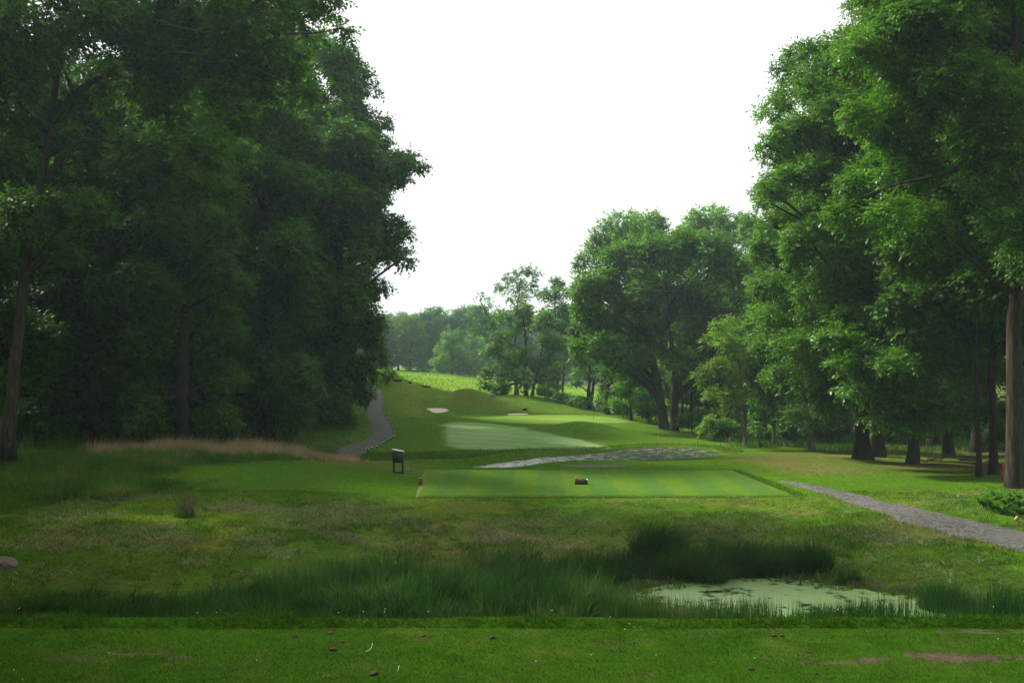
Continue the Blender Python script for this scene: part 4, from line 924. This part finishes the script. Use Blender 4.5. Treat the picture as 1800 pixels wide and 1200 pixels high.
tag(mesh_np('clover_flowers', V, (oc[None] + np.arange(len(x))[:, None, None] * 6).ravel(), np.full(len(x) * 8, 3), M['clover']), kind='stuff')

# rough between the tees
notw = lambda x, y: ~inwater(x, y) & ~onpaths(x, y) & ~inpoly(x, y, TEE2)
def rough_ok(x, y): return notw(x, y) & (RNG.random(len(x)) < .25 + .9 * sstep(.35, .6, fbm(x, y, 1.6, 91)))
x, y = scatter(300000, -20, 20, 14.5, 33.6, rough_ok)
hh = (.04 + .26 * np.maximum(fbm(x, y, .7, 55) - .22, 0) * RNG.uniform(.5, 1.3, len(x))) * (1 - .45 * sstep(27, 32, y))
blades('rough_grass', x, y, hh, RNG.uniform(.010, .022, len(x)), M['rough'], .7, 2)
cx, cy = scatter(5200, -20, 20, 14.8, 33.0, lambda x, y: notw(x, y) & (RNG.random(len(x)) < sstep(.38, .62, fbm(x, y, 1.5, 95)) + .08))
clumps('rough_tufts', cx, cy, RNG.uniform(.08, .26, len(cx)), RNG.uniform(.07, .24, len(cx)) * (1 - .4 * sstep(27, 32, cy)), RNG.uniform(20, 60, len(cx)), M['rough'], .6, .9, (.010, .02), (0, 0), .45)
cx, cy = scatter(700, -16, -3, 17.2, 20.6, notw)
clumps('rough_tufts', cx, cy, RNG.uniform(.08, .3, len(cx)), RNG.uniform(.15, .45, len(cx)), RNG.uniform(14, 40, len(cx)), M['rough'], .6, .7, (.010, .018), (.05, 0), .45)
def hay_ok(x, y):
    hot = np.exp(-((x - .3) / 5.5) ** 2 - ((y - 26.4) / 1.7) ** 2) + .6 * np.exp(-((x - 8.5) / 2.5) ** 2 - ((y - 25.4) / 1.0) ** 2) + .5 * np.exp(-((x + 8) / 4) ** 2 - ((y - 24.5) / 2.0) ** 2) + .4 * np.exp(-((x + 6.5) / 3) ** 2 - ((y - 29.5) / 1.3) ** 2) + .1
    return notw(x, y) & (RNG.random(len(x)) < 1.5 * hot * sstep(.4, .62, fbm(x, y, 1.0, 92)))
x, y = scatter(210000, -18, 18, 20, 32.5, hay_ok)
blades('cut_straw', x, y, RNG.uniform(.04, .10, len(x)), RNG.uniform(.008, .016, len(x)), M['straw'], 2.6, 2, z=Hg(x, y) + RNG.uniform(.02, .12, len(x)), arch=.1)
# mown rough around the forward tee and lawns
x, y = scatter(260000, -34, 34, 31, 58, lambda x, y: notw(x, y) & (RNG.random(len(x)) < 1.25 - y / 60))
blades('lawn_grass', x, y, RNG.uniform(.025, .07, len(x)) * (.6 + .8 * fbm(x, y, 1.5, 33)), RNG.uniform(.01, .02, len(x)), M['lawn'], .6, 1)
x, y = scatter(160000, -14, 24, 22, 112, lambda x, y: (lambda d: (d > -.16) & (d < .3))(np.minimum(np.abs(sdpoly(x, y, RPP)) * np.where(inpoly(x, y, RPP), -1, 1), np.abs(sdpoly(x, y, LPP)) * np.where(inpoly(x, y, LPP), -1, 1))) & (RNG.random(len(x)) < .2 + fbm(x, y, .5, 48)))
blades('lawn_grass', x, y, RNG.uniform(.05, .13, len(x)), RNG.uniform(.012, .022, len(x)), M['rough'], .6, 2)
x, y = scatter(120000, -5, 11, 33, 42.6, lambda x, y: (lambda d: (d > .04) & (d < .35) & (x > -3.0))(sdpoly(x, y, TEE2)))
blades('rough_grass', x, y, RNG.uniform(.05, .13, len(x)), RNG.uniform(.010, .018, len(x)), M['rough'], .5, 2)
# long grass along the stream banks
d2f = lambda x, y: sdpoly(x, y, POND2)
x, y = scatter(60000, -8, 14, 47, 64, lambda x, y: (lambda d: (d > .05) & (d < 1.3) & (RNG.random(len(x)) < np.where(y > 52, 1, .35)))(d2f(x, y)))
near = y < np.interp(x, NEAR2[0], NEAR2[1])
blades('bank_grass', x, y, RNG.uniform(.08, .22, len(x)) * np.where(near, .3, 1), RNG.uniform(.012, .022, len(x)), M['rough'], .5, 2)
x, y = scatter(36000, -15, 0, 49.5, 56, lambda x, y: notw(x, y) & (RNG.random(len(x)) < sstep(-13, -10, x) * sstep(0, -2.5, x) * sstep(49.5, 51, y) * sstep(56, 53.5, y + vnoise(x, y, 1, 3))))
blades('bank_grass', x, y, RNG.uniform(.08, .24, len(x)), RNG.uniform(.012, .022, len(x)), M['rough'], .5, 2)
# ripe fescue and tall green grass on the left
def pick(poly, n, cond=None):
    xs = [p[0] for p in poly]; ys = [p[1] for p in poly]
    x = RNG.uniform(min(xs), max(xs), n); y = RNG.uniform(min(ys), max(ys), n); k = inpoly(x, y, poly)
    return x[k], y[k]
FES = [(-17.5, 43.2), (-15, 42.2), (-11.5, 44.0), (-9.2, 45.2), (-8.3, 46.6), (-9.2, 48.4), (-12.5, 48.2), (-18, 47)]
cx, cy = pick(FES, 2300); cx = cx + RNG.normal(0, .7, len(cx)); cy = cy + RNG.normal(0, .5, len(cy)); k = RNG.random(len(cx)) < .2 + .9 * fbm(cx, cy, 1.2, 7); cx, cy = cx[k], cy[k]
clumps('fescue_grass', cx, cy, RNG.uniform(.15, .4, len(cx)), RNG.uniform(.6, 1.25, len(cx)) * (.55 + .75 * fbm(cx, cy, 1.3, 13)) * (.55 + .45 * sstep(-8.3, -10.5, cx)), RNG.uniform(24, 70, len(cx)), M['fescue'], .3, .35, (.007, .013), (.22, -.05), .35)
cx, cy = pick([(-18, 43.2), (-15, 41.8), (-11.5, 43.4), (-8.6, 45.2), (-8.2, 46.0), (-11, 45.0), (-15, 43.6)], 520)
clumps('tall_grass', cx, cy, RNG.uniform(.15, .35, len(cx)), RNG.uniform(.2, .5, len(cx)), 40, M['tallg'], .4, .6, (.010, .018), (.1, 0), .4)
x, y = pick([(-9.5, 47), (-8, 46.2), (-7.2, 47.5), (-8.2, 50), (-11, 51)], 9000)
blades('fescue_grass', x, y, RNG.uniform(.2, .42, len(x)), RNG.uniform(.010, .016, len(x)), M['fescue'], .35, 2)
TG = [(-30, 30), (-16.5, 29.6), (-12.2, 31), (-10.2, 33.8), (-12.6, 37), (-11.0, 40.2), (-9.6, 43), (-9.8, 44.6), (-13, 43.4), (-17, 44.5), (-30, 47)]
cx = RNG.uniform(-30, -8, 5200); cy = RNG.uniform(28, 48, 5200); _d = sdpoly(cx, cy, TG) + (fbm(cx, cy, 1.6, 66) - .5) * 3.0
k = (np.abs(cx) < .56 * cy + 1) & (_d + RNG.random(len(cx)) * .9 < .3); cx, cy, _d = cx[k], cy[k], _d[k]
ch = RNG.uniform(.25, .85, len(cx)) * (.55 + .85 * fbm(cx, cy, 2.0, 61)) * (.4 + .6 * sstep(-.3, -1.8, _d))
clumps('tall_grass', cx, cy, RNG.uniform(.15, .5, len(cx)), ch, RNG.uniform(30, 80, len(cx)), M['tallg'], .6, .8, (.012, .024), (.05, 0), .5)
# seed-headed stalks above the tall grass
x, y = pick(TG, 90); k = (y > 36) & (x < -15.5); x, y = x[k], y[k]
blades('fescue_grass', x, y, RNG.uniform(.8, 1.15, len(x)), np.full(len(x), .012), M['fescue'], .45, 2, wind=(.3, 0))
# far meadow plants
x, y = scatter(60000, -60, 60, 112, 200, lambda x, y: RNG.random(len(x)) < .3 + .8 * fbm(x, y, 6, 17), .5)
blades('meadow_plants', x, y, RNG.uniform(.10, .30, len(x)), RNG.uniform(.06, .14, len(x)), M['field'], .9, 1)
x, y = scatter(50000, -20, 20, 56, 112, lambda x, y: (x < -4.5) | (y > 93), .5)
blades('bank_grass', x, y, RNG.uniform(.05, .12, len(x)), RNG.uniform(.03, .05, len(x)), M['rough'], .8, 1)
# ground plants before the right wood
x, y = scatter(40000, 12, 34, 59, 74, lambda x, y: RNG.random(len(x)) < fbm(x, y, 2, 8) * sstep(59.5, 62, y + 1.5 * vnoise(x, y, 1.2, 5)) * sstep(.205, .235, x / y))
blades('undergrowth', x, y, RNG.uniform(.15, .5, len(x)), RNG.uniform(.03, .06, len(x)), M['tallg'], .5, 2)
x, y = scatter(26000, -32, -10, 47, 66, lambda x, y: ~onpaths(x, y) & (RNG.random(len(x)) < fbm(x, y, 2, 8)))
blades('undergrowth', x, y, RNG.uniform(.1, .45, len(x)), RNG.uniform(.03, .05, len(x)), M['tallg'], .5, 2)

# rushes: the dense bed
RB = [(-9.5, 19.2), (-9.0, 20.4), (-6, 21.4), (-4, 22.6), (-1, 23.4), (1.2, 24.0), (3.4, 24.0), (3.2, 23.2), (2.2, 22.1), (1.7, 21.3), (2.2, 19.9), (2.4, 18.8), (-4, 18.7)]
cx = RNG.uniform(-11, 4.5, 1500); cy = RNG.uniform(18.4, 25, 1500); _d = sdpoly(cx, cy, RB) + (fbm(cx, cy, 1.1, 44) - .5) * 1.6
k = (_d + RNG.random(len(cx)) * .6 < .35) & ~inwater(cx, cy); cx, cy, _d = cx[k], cy[k], _d[k]
ch = RNG.uniform(.45, 1.0, len(cx)) * (.55 + .5 * sstep(-9, -2.0, cx)) * (.6 + .75 * fbm(cx, cy, 1.0, 29)) * (.65 + .35 * sstep(.3, -.6, _d))
clumps('rushes', cx, cy, RNG.uniform(.15, .38, len(cx)), ch, RNG.uniform(40, 95, len(cx)), M['rush'], .3, .6, (.012, .032), (.04, 0), .3)
x, y = pick([(1.7, 19.4), (10.4, 19.5), (10.4, 18.5), (1.7, 18.4)], 9000); k = RNG.random(len(x)) < sstep(.3, .65, fbm(x, y, .8, 37)) + .15; x, y = x[k], y[k]
blades('rushes', x, y, RNG.uniform(.35, .75, len(x)) * (.7 + .5 * vnoise(x, y, .9, 12)), RNG.uniform(.008, .013, len(x)), M['rush'], .16, 2, z=np.minimum(Hg(x, y), ZW1 + .2) - .02)
cx, cy = pick([(3.3, 22.9), (3.6, 23.7), (5.0, 24.5), (6.9, 24.3), (6.5, 23.3), (5.2, 23.35), (4.2, 23.0)], 260)
clumps('rushes', cx, cy, RNG.uniform(.15, .35, len(cx)), RNG.uniform(.45, .95, len(cx)), 80, M['rush'], .35, .6, (.012, .030), (.14, 0), .35)
cx = RNG.uniform(2, 10.5, 2600); cy = RNG.uniform(19, 24, 2600); _d = sdpoly(cx, cy, POND1); k = (_d > -.45) & (_d < .35) & (cy > 20.2) & (RNG.random(2600) < .25 + .6 * vnoise(cx, cy, .5, 3)); cx, cy = cx[k], cy[k]
clumps('margin_tufts', cx, cy, RNG.uniform(.04, .16, len(cx)), RNG.uniform(.06, .28, len(cx)), RNG.uniform(6, 26, len(cx)), M['rough'], .5, .8, (.008, .016), (0, 0), .4, lambda x, y: np.maximum(Hg(x, y), ZW1) - .02)
# separate tussocks
def tussock(label, px, D, n, h, r, lean=.22, wind=(0, 0), mat='rush', name='rush_tussock', group=None):
    b = gpt(px, D); a = RNG.uniform(0, 6.28, n); q = r * np.sqrt(RNG.random(n))
    o = clumps(name, np.zeros(1), np.zeros(1), np.full(1, r), np.full(1, h * 1.08), n, M[mat], lean, lean * 2.4 + .1, (.010, .026), wind, .3, lambda x, y: np.full(len(x), -.05)); del o['kind']
    o.location = (b[0], b[1], max(b[2], -3.32)); tag(o, label, 'rush tussock', group)
    return o
tussock('upright round rush tussock standing apart behind the duckweed pond', 1432, 23.4, 900, .88, .36, .12)
tussock('short sparse rush tuft at the right rim of the pond', 1492, 22.5, 260, .42, .2, .25)
tussock('clump of dark rushes at the far right end of the near reeds', 1655, 20.3, 900, .78, .42, .12)
tussock('rush tussock leaning over the left end of the duckweed pond', 1245, 22.9, 800, .75, .35, .4)
tussock('tall plume of rushes swept to the right, highest in the reed bed', 1150, 24.4, 1700, 1.2, .5, .22, (.28, 0))
tussock('dark arching grass clump where the tall grass meets the mown rough', 215, 31.8, 700, .75, .4, .5, (0, 0), 'tallg', 'grass_tussock')
tussock('pale bladed grass tuft in the near left reeds', 470, 19.6, 160, .55, .4, .5, (.1, 0), 'rough', 'grass_tussock')

# ------------------------------------------------------------------ things on the course
# tee sign
b = gpt(700, 40.7); sg = empty('tee_sign', b, math.radians(-14)); tag(sg, 'dark green tee sign on two posts with white sloping top', 'sign')
for s in (-1, 1):
    mb = MB(); mb.box((s * .19, 0, .42), (.07, .07, .98), bev=.006); mb.build('post', M['signgreen'], sg)
mb = MB(); mb.box((0, -.045, .66), (.455, .03, .44), bev=.006); mb.build('board', M['signgreen'], sg)
mb = MB(); mb.box((0, -.01, .945), (.50, .17, .03), bev=.004, shear=-.16); mb.build('cap', M['white'], sg)
mb = MB(); mb.box((0, 0, .03), (.34, .05, .07), bev=.006); mb.build('rail', M['signgreen'], sg)
# tee markers
def marker(px, D, label):
    x = (px - 900) / F * D; o = empty('tee_marker', (x, D, TEE2_Z - .01)); tag(o, label, 'tee marker', 'tee markers')
    mb = MB(); mb.box((0, 0, .125), (.14, .14, .25), bev=.012, taper=.97); mb.build('block', M['redwood'], o)
    mb = MB(); mb.box((0, 0, .256), (.125, .125, .012), bev=.004); mb.build('top_face', M['tan'], o)
marker(739.5, 36.7, 'red brown tee marker block at the left edge of the striped tee')
marker(1013.5, 36.7, 'red brown tee marker block beside the green box on the striped tee')
x = (1024 - 900) / F * 36.8; o = empty('divot_box', (x, 36.8, TEE2_Z + .005)); tag(o, 'low dark green wooden box with white corners on the striped tee', 'box')
mb = MB(); mb.box((0, -.13, .08), (.34, .03, .15), bev=.005); mb.build('front_panel', M['signgreen'], o)
mb = MB(); mb.box((0, .13, .08), (.34, .03, .17), bev=.005); mb.build('back_panel', M['signgreen'], o)
for s in (-1, 1):
    mb = MB(); mb.box((s * .165, 0, .085), (.03, .225, .16), bev=.005); mb.build('side_panel', M['signgreen'], o)
    mb = MB(); mb.box((s * .165, .0, .172), (.045, .25, .014), bev=.003); mb.build('corner_trim', M['white'], o)
mb = MB(); mb.box((0, 0, .03), (.295, .225, .04)); mb.build('tray', M['black'], o)
# flag
b = gpt(1043, 84.5); fl = empty('flagstick', (b[0], b[1], b[2] + .02)); tag(fl, 'thin flagstick with limp white flag on the green', 'flagstick')
mb = MB(); mb.tube([(0, 0, 0), (0, 0, .8), (0, 0, 1.62)], [.014, .012, .010], 8); mb.build('pole', M['black'], fl)
U, Vv = np.meshgrid(np.linspace(0, 1, 9), np.linspace(0, 1, 9)); fxx = .012 + U * .26 * (.55 + .45 * Vv); fyy = .035 * np.sin(U * 7 + Vv * 2); fzz = 1.6 - (1 - Vv) * .42 - U * .22
fv = np.stack([fxx, fyy, fzz], -1).reshape(-1, 3); fv = np.r_[fv, fv + np.array([0, .006, 0])]
_i = (np.arange(8)[:, None] * 9 + np.arange(8)[None]).ravel(); fc = np.stack([_i, _i + 1, _i + 10, _i + 9], -1)
mesh_np('flag', fv, np.r_[fc, fc[:, ::-1] + 81].ravel(), np.full(128, 4), M['white'], fl, True)
# hazard stakes
for px, row, D, tilt, h, m, lab in ((1155, 782, 62.5, 10, .55, 'stake', 'leaning orange stake on the far bank of the water'), (1226, 783, 63, -2, .42, 'stake', 'dull red stake at the back of the far bank, left of the pale bush'), (1282, 787, 61.5, 2, .5, 'stake', 'upright orange stake below the dark green bush'), (1563.5, 796, 56, 2, .42, 'stake', 'thin orange stake behind the flared trunks'), (1762, 845, 35.5, 2, .62, 'reddark', 'deep red stake beside the furrowed trunk')):
    b = gpt(px, D); mb = MB(); mb.box((0, 0, h / 2 - .05), (.055, .04, h + .1), bev=.006, taper=.9); o = mb.build('marker_stake', M[m]); o.location = b; o.rotation_euler = (0, math.radians(tilt), .3); tag(o, lab, 'stake', 'hazard stakes')
# edging posts along the gravel path
ed = [(673, 727), (674.5, 731), (677, 735), (680, 739), (682, 742), (684.5, 745), (687, 749), (689, 753), (690.5, 757), (690.7, 761), (691.5, 765), (691.5, 768), (690, 770.5), (686, 772.5), (682, 774.5), (678.5, 776.5), (674, 778.5), (671.5, 781), (669, 784), (661, 787.5), (652, 789.5), (644, 791.5), (641, 795), (640, 799)]
ep = None
for i, (px, row) in enumerate(ed):
    x, y = hit(px + 1.5, row, 48); loc = (x, y, float(Hg(x, y)))
    if ep is None:
        ep = empty('edging_post', loc); tag(ep, 'small white topped edging post beside the winding gravel path', 'edging post', 'edging posts along the winding path')
        mb = MB(); mb.box((0, 0, .05), (.07, .07, .16), bev=.01); mb.build('post', M['black'], ep)
        mb = MB(); mb.box((.02, -.02, .14), (.07, .07, .035), bev=.01); mb.build('cap', M['white'], ep)
    else: dup(ep, loc, RNG.uniform(-.4, .4), RNG.uniform(.85, 1.1))
# stones, clods, twigs
def rock(name, label, loc, size, seed, mat, cat, group=None, rz=0):
    bm = bmesh.new(); bmesh.ops.create_icosphere(bm, subdivisions=3, radius=1)
    rg = random.Random(seed); ds = [(Vector((rg.uniform(-1, 1), rg.uniform(-1, 1), rg.uniform(-1, 1))).normalized(), rg.uniform(.55, .9)) for _ in range(9)]
    for v in bm.verts:
        for d, k in ds:
            q = v.co.dot(d)
            if q > k: v.co -= d * (q - k) * .85
        v.co += v.co.normalized() * rg.uniform(-.03, .03)
        v.co.x *= size[0]; v.co.y *= size[1]; v.co.z *= size[2]
    me = bpy.data.meshes.new(name); bm.to_mesh(me); bm.free(); me.materials.append(M[mat])
    o = bpy.data.objects.new(name, me); COL.objects.link(o); o.location = loc; o.rotation_euler = (0, 0, rz); tag(o, label, cat, group); return o
b = gpt(2, 22); rock('boulder', 'weathered brown boulder half sunk in grass at the left edge', (b[0] - .15, b[1], b[2] + .0), (.5, .4, .22), 1, 'rock', 'rock')
for i, (px, row, s, lab) in enumerate(((598, 779, .22, 'flat grey stone beside the gravel path, the left one of a pair'), (611, 777, .24, 'grey stone beside the gravel path, the right one of a pair'))):
    x, y = hit(px, row, 48); rock('stone', lab, (x, y, float(Hg(x, y)) + .05), (s, s * .7, .12), 5 + i, 'rock', 'stone')
b = gpt(1788, 27); rock('stone', 'tan stone among the ferns by the right path', (b[0], b[1], b[2] + .1), (.075, .06, .085), 9, 'tan', 'stone')
for i, (px, row, w, lab) in enumerate(((922, 720, .28, 'small dark slab lying on the slope right of the mounds'), (866, 697, .35, 'low grey slab at the back of the mounds'))):
    x, y = hit(px, row, 80); rock('stone_slab', lab, (x, y, float(Hg(x, y)) + .1), (w, .2, .11), 20 + i, 'black' if i == 0 else 'rock', 'stone slab')
for i, (px, row, w, lab) in enumerate(((695, 669, .9, 'dark broken earth ledge highest on the meadow slope'), (745, 680, 1.1, 'dark broken earth ledge low on the meadow slope above the mound'), (718, 673, .4, 'little dark earth ledge between the two longer ones'))):
    x, y = hit(px, row, 100); rock('earth_ledge', lab, (x, y, float(Hg(x, y)) + .05), (w, .35, .16), 30 + i, 'soil', 'earth ledge', rz=-.5)
clods = [(518, 1122, .018, 'brown dirt clod nearest the left end of the tee collar'), (580, 1116, .02, 'flat dirt clod against the tee collar, left of centre'), (602, 1131, .012, 'tiny dark clod on the tee right of a larger one'), (585, 1145, .022, 'dark lumpy dirt clod on the tee left of the curved straw'), (657, 1188, .026, 'jagged dark clod at the very front of the tee'), (743, 1120, .02, 'reddish clod on the tee under the collar gouge'), (864, 1124, .02, 'brown clod near the middle of the tee back edge'),
         (1360, 1120, .018, 'bigger of two round clods lying close together'), (1374, 1120, .014, 'smaller of two round clods lying close together'), (1422, 1149, .013, 'small clod on turf above the long bare strip'), (1321, 1179, .018, 'dark clod at the front of the tee, right of centre'), (1435, 1187, .010, 'tiny clod in front of the long bare strip')]
for i, (px, row, s, lab) in enumerate(clods):
    D = EYE * F / (row - HOR); rock('dirt_clod', lab, ((px - 900) / F * D, D, .014), (s * 1.2, s * .85, s * .6), 50 + i, 'soil', 'dirt clod', 'dirt clods on the tee', i)
def stalk(name, label, pts, r, mat, cat):
    mb = MB(); mb.tube(pts, np.linspace(r, r * .5, len(pts)), 6); o = mb.build(name, M[mat], None, True); tag(o, label, cat); return o
def tp(px, row, z=.016): D = EYE * F / (row - HOR); return ((px - 900) / F * D, D, z)
stalk('straw_stem', 'pale curved straw lying on the tee', [tp(642, 1149), tp(648, 1148.5, .02), tp(652, 1146.5, .024), tp(654, 1143, .03), tp(654, 1140, .035)], .0022, 'pale', 'straw')
stalk('straw_stem', 'short pale straw standing near the front of the tee', [tp(699, 1184), tp(700.5, 1181, .02), tp(701.5, 1178, .03)], .002, 'pale', 'straw')
# dead branch in the duckweed
o = MB(); cx, cy = 6.35, 22.6
o.tube([(cx - .1, cy, ZW1 - .05), (cx - .11, cy, ZW1 + .08), (cx - .16, cy, ZW1 + .16)], [.03, .025, .01], 6); o.tube([(cx - .11, cy, ZW1 + .06), (cx - .03, cy, ZW1 + .15)], [.02, .008], 6)
o.tube([(cx - .1, cy, ZW1 + .02), (cx + .02, cy - .02, ZW1 + .06), (cx + .12, cy, ZW1 + .07)], [.02, .018, .012], 6); o.tube([(cx + .2, cy, ZW1 - .05), (cx + .2, cy, ZW1 + .1), (cx + .2, cy, ZW1 + .2)], [.03, .022, .008], 6)
o = o.build('dead_branch', M['twig'], None, True); tag(o, 'dark dead branch with stubs poking from the duckweed', 'branch')
# twiggy bush in the rough
b = gpt(325, 28.3); rt = empty('dead_bush', b); tag(rt, 'dead twiggy bush standing alone in the rough on the left', 'bush')
mb = MB(); rg = np.random.default_rng(4)
for i in range(46):
    a = rg.uniform(0, 6.28); l = rg.uniform(.35, .95); s = rg.uniform(.1, .55)
    p0 = np.array([rg.normal(0, .1), rg.normal(0, .08), -.05]); p2 = p0 + np.array([math.cos(a) * s * l, math.sin(a) * s * l, l]); mb.tube(bez(p0, (p0 + p2) / 2 + rg.normal(0, .05, 3), p2, 5), np.linspace(.009, .003, 5), 4, cap=False)
mb.build('stems', M['twig'], rt)
n = 700; a = RNG.uniform(0, 6.28, n); q = .28 * np.sqrt(RNG.random(n)); blades('grass_tuft', np.cos(a) * q, np.sin(a) * q, RNG.uniform(.1, .4, n), np.full(n, .01), M['tallg'], .4, 2, None, z=np.full(n, -.05), parent=rt)
# tall weed at the wood edge
def weed(label, px, D, h, n=60, name='tall_weed'):
    b = gpt(px, D); o = empty(name, b); tag(o, label, 'weed'); mb = MB(); mb.tube([(0, 0, -.05), (.02, 0, h * .5), (0, .02, h)], [.012, .01, .004], 5); mb.build('stem', M['twig'], o)
    t = RNG.uniform(.15, 1, n); a = RNG.uniform(0, 6.28, n); Pp = np.stack([0 * t, 0 * t, t * h], -1); Dd = unit(np.stack([np.cos(a), np.sin(a), .35 + 0 * t], -1)); Nn = unit(np.stack([-.3 * np.cos(a), -.3 * np.sin(a), 1 + 0 * t], -1))
    leaves('foliage', Pp, Dd, Nn, .26 * (1.15 - t * .8), .07 * (1.1 - .5 * t), M['leaf_mid'], o)
weed('tall whorled weed standing against the dark wood above the wheat coloured grass', 376, 46.5, 1.7)
weed('short weed beside the tall whorled weed', 390, 46.8, 1.0)
weed('rusty seeded weed spike above the fescue', 438, 46.5, 1.25, 26)
# ferns by the right path
def fern(name, label, loc, n=15, L=.58, seed=0):
    rg = np.random.default_rng(seed); P_, D_, N_, Ls, Ws = [], [], [], [], []
    for i in range(n):
        a = i / n * 6.28 + rg.uniform(-.2, .2); t = np.linspace(.12, 1, 16); l = L * rg.uniform(.7, 1.1)
        o = np.array([math.cos(a), math.sin(a)]); r = t * l * .6; z = l * (1.15 * t - .5 * t ** 2.3)
        pts = np.stack([o[0] * r, o[1] * r, z], -1); tan = unit(np.gradient(pts, axis=0)); up = np.array([0, 0, 1.0])
        sd = unit(np.cross(tan, up))
        for s in (-1, 1):
            P_.append(pts); D_.append(unit(sd * s + tan * .35)); N_.append(unit(np.cross(sd, tan) * 1.0 + up * .2)); Ls.append(.20 * (1.1 - t) * l / .75 + .02); Ws.append(np.full(16, .055))
    root = empty(name, loc, rg.uniform(0, 6)); tag(root, label, 'fern', 'fern clumps by the right path')
    leaves('fronds', np.concatenate(P_), np.concatenate(D_), np.concatenate(N_), np.concatenate(Ls), np.concatenate(Ws), M['leaf_bright'], root); return root
f0 = fern('fern', 'arching green fern in the clump between the right path and the furrowed trunk', gpt(1745, 28.4))
for i, (px, D, s) in enumerate(((1765, 28.8, 1.1), (1785, 28.4, 1.0), (1730, 28.9, .85), (1755, 29.6, 1.1), (1800, 29.2, 1.1), (1775, 29.9, 1.0), (1815, 28.2, 1.0), (1758, 27.9, .8), (1795, 27.6, .8), (1740, 29.4, .9), (1830, 29.5, 1.1))): dup(f0, gpt(px, D), i * .9, s)
# fallen branches under the right trees
b = gpt(1640, 47.5); mb = MB(); rg = np.random.default_rng(12)
for i in range(14):
    p0 = np.array([rg.uniform(-.8, 2.6), rg.uniform(-.5, .5), .03]); a = rg.uniform(-.6, .6); l = rg.uniform(.6, 1.8); p2 = p0 + np.array([l * math.cos(a) * rg.choice([-1, 1]), l * math.sin(a), rg.uniform(.05, .6)])
    mb.tube(bez(p0, (p0 + p2) / 2 + rg.normal(0, .1, 3), p2, 5), np.linspace(.03, .008, 5), 5, .1)
o = mb.build('fallen_branches', M['twig']); o.location = b; tag(o, 'tangle of fallen dead branches under the right trees', 'branches')
# big bird on the grass
b = gpt(1337, 57.5); mb = MB()
ys = [(-.34, .34, .015), (-.22, .36, .05), (-.1, .42, .105), (0, .48, .125), (.1, .55, .1), (.15, .64, .05), (.17, .74, .032), (.185, .83, .03), (.2, .875, .04), (.24, .88, .03), (.28, .87, .012)]
mb.tube([(-p * .7, 0, z * .75) for p, z, _ in ys], [r for _, _, r in ys], 10, squash=.8)
for s in (-.05, .05): mb.tube([(-.0, s, .33), (.01, s, .17), (.0, s, -.01), (-.05, s, -.012)], [.028, .016, .012, .006], 6)
o = mb.build('wild_bird', M['bird'], None, True); o.location = b; o.rotation_euler = (0, 0, math.radians(35)); tag(o, 'dark long necked bird standing on the grass near the wood edge', 'bird')

# ------------------------------------------------------------------ air
bm = bmesh.new(); bmesh.ops.create_cube(bm, size=1)
for v in bm.verts: v.co = Vector((v.co.x * 940, v.co.y * 730 + 295, v.co.z * 60 + 18))
me = bpy.data.meshes.new('haze'); bm.to_mesh(me); bm.free()
m, nt, out = mat_new('haze_air'); pv = N(nt, 'ShaderNodeVolumePrincipled', Density=.00046, Anisotropy=.25); pv.inputs['Color'].default_value = (.66, .9, .92, 1)
nt.links.new(pv.outputs[0], out.inputs['Volume']); me.materials.append(m)
hz = bpy.data.objects.new('haze', me); COL.objects.link(hz); tag(hz, kind='stuff')

# ------------------------------------------------------------------ light, sky, camera
SUN_EL, SUN_AZ = math.radians(42), math.radians(-55)       # azimuth from +Y towards +X
sd = Vector((math.sin(SUN_AZ) * math.cos(SUN_EL), math.cos(SUN_AZ) * math.cos(SUN_EL), math.sin(SUN_EL)))
sl = bpy.data.lights.new('sun', 'SUN'); sl.energy = 5.0; sl.angle = math.radians(8); sl.color = (1, .95, .86)
so = bpy.data.objects.new('sun', sl); COL.objects.link(so); so.rotation_euler = (-sd).to_track_quat('-Z', 'Y').to_euler(); so.location = (-60, 60, 80)
w = bpy.data.worlds.new('World'); SC.world = w; w.use_nodes = True; nt = w.node_tree; nt.nodes.clear()
out = nt.nodes.new('ShaderNodeOutputWorld'); bg = N(nt, 'ShaderNodeBackground', Strength=.095)
sk = nt.nodes.new('ShaderNodeTexSky'); sk.sky_type = 'NISHITA'; sk.sun_disc = False; sk.sun_elevation = SUN_EL; sk.sun_rotation = SUN_AZ; sk.dust_density = 6; sk.air_density = 1.0
tcn = nt.nodes.new('ShaderNodeTexCoord'); cn = noise(nt, 2.2, 5, tcn.outputs['Generated'])
cloud = ramp(nt, cn, [(.3, (7.2, 7.3, 7.35)), (.7, (9.9, 9.9, 9.75))])
nt.links.new(mixc(nt, .88, sk.outputs[0], cloud), bg.inputs['Color']); nt.links.new(bg.outputs[0], out.inputs['Surface'])

cam = bpy.data.cameras.new('camera'); cam.lens = 35; cam.sensor_width = 36; cam.shift_y = 38 / 1800; cam.clip_end = 3000; cam.clip_start = .05
co = bpy.data.objects.new('camera', cam); COL.objects.link(co); co.location = (0, 0, EYE); co.rotation_euler = (math.pi / 2, 0, 0)
SC.camera = co
SC.view_settings.view_transform = 'Standard'; SC.view_settings.look = 'None'; SC.view_settings.gamma = 1; SC.view_settings.exposure = 0.85
cy = SC.cycles; cy.max_bounces = 6; cy.diffuse_bounces = 3; cy.glossy_bounces = 2; cy.transmission_bounces = 4; cy.volume_bounces = 0; cy.caustics_reflective = False; cy.caustics_refractive = False; cy.use_denoising = True; cy.use_adaptive_sampling = False; cy.denoising_prefilter = 'NONE'; cy.sample_clamp_indirect = 4; cy.sample_clamp_direct = 12
print('FACES', sum(len(o.data.polygons) for o in SC.objects if o.type == 'MESH'), sum(len(m.polygons) for m in bpy.data.meshes))
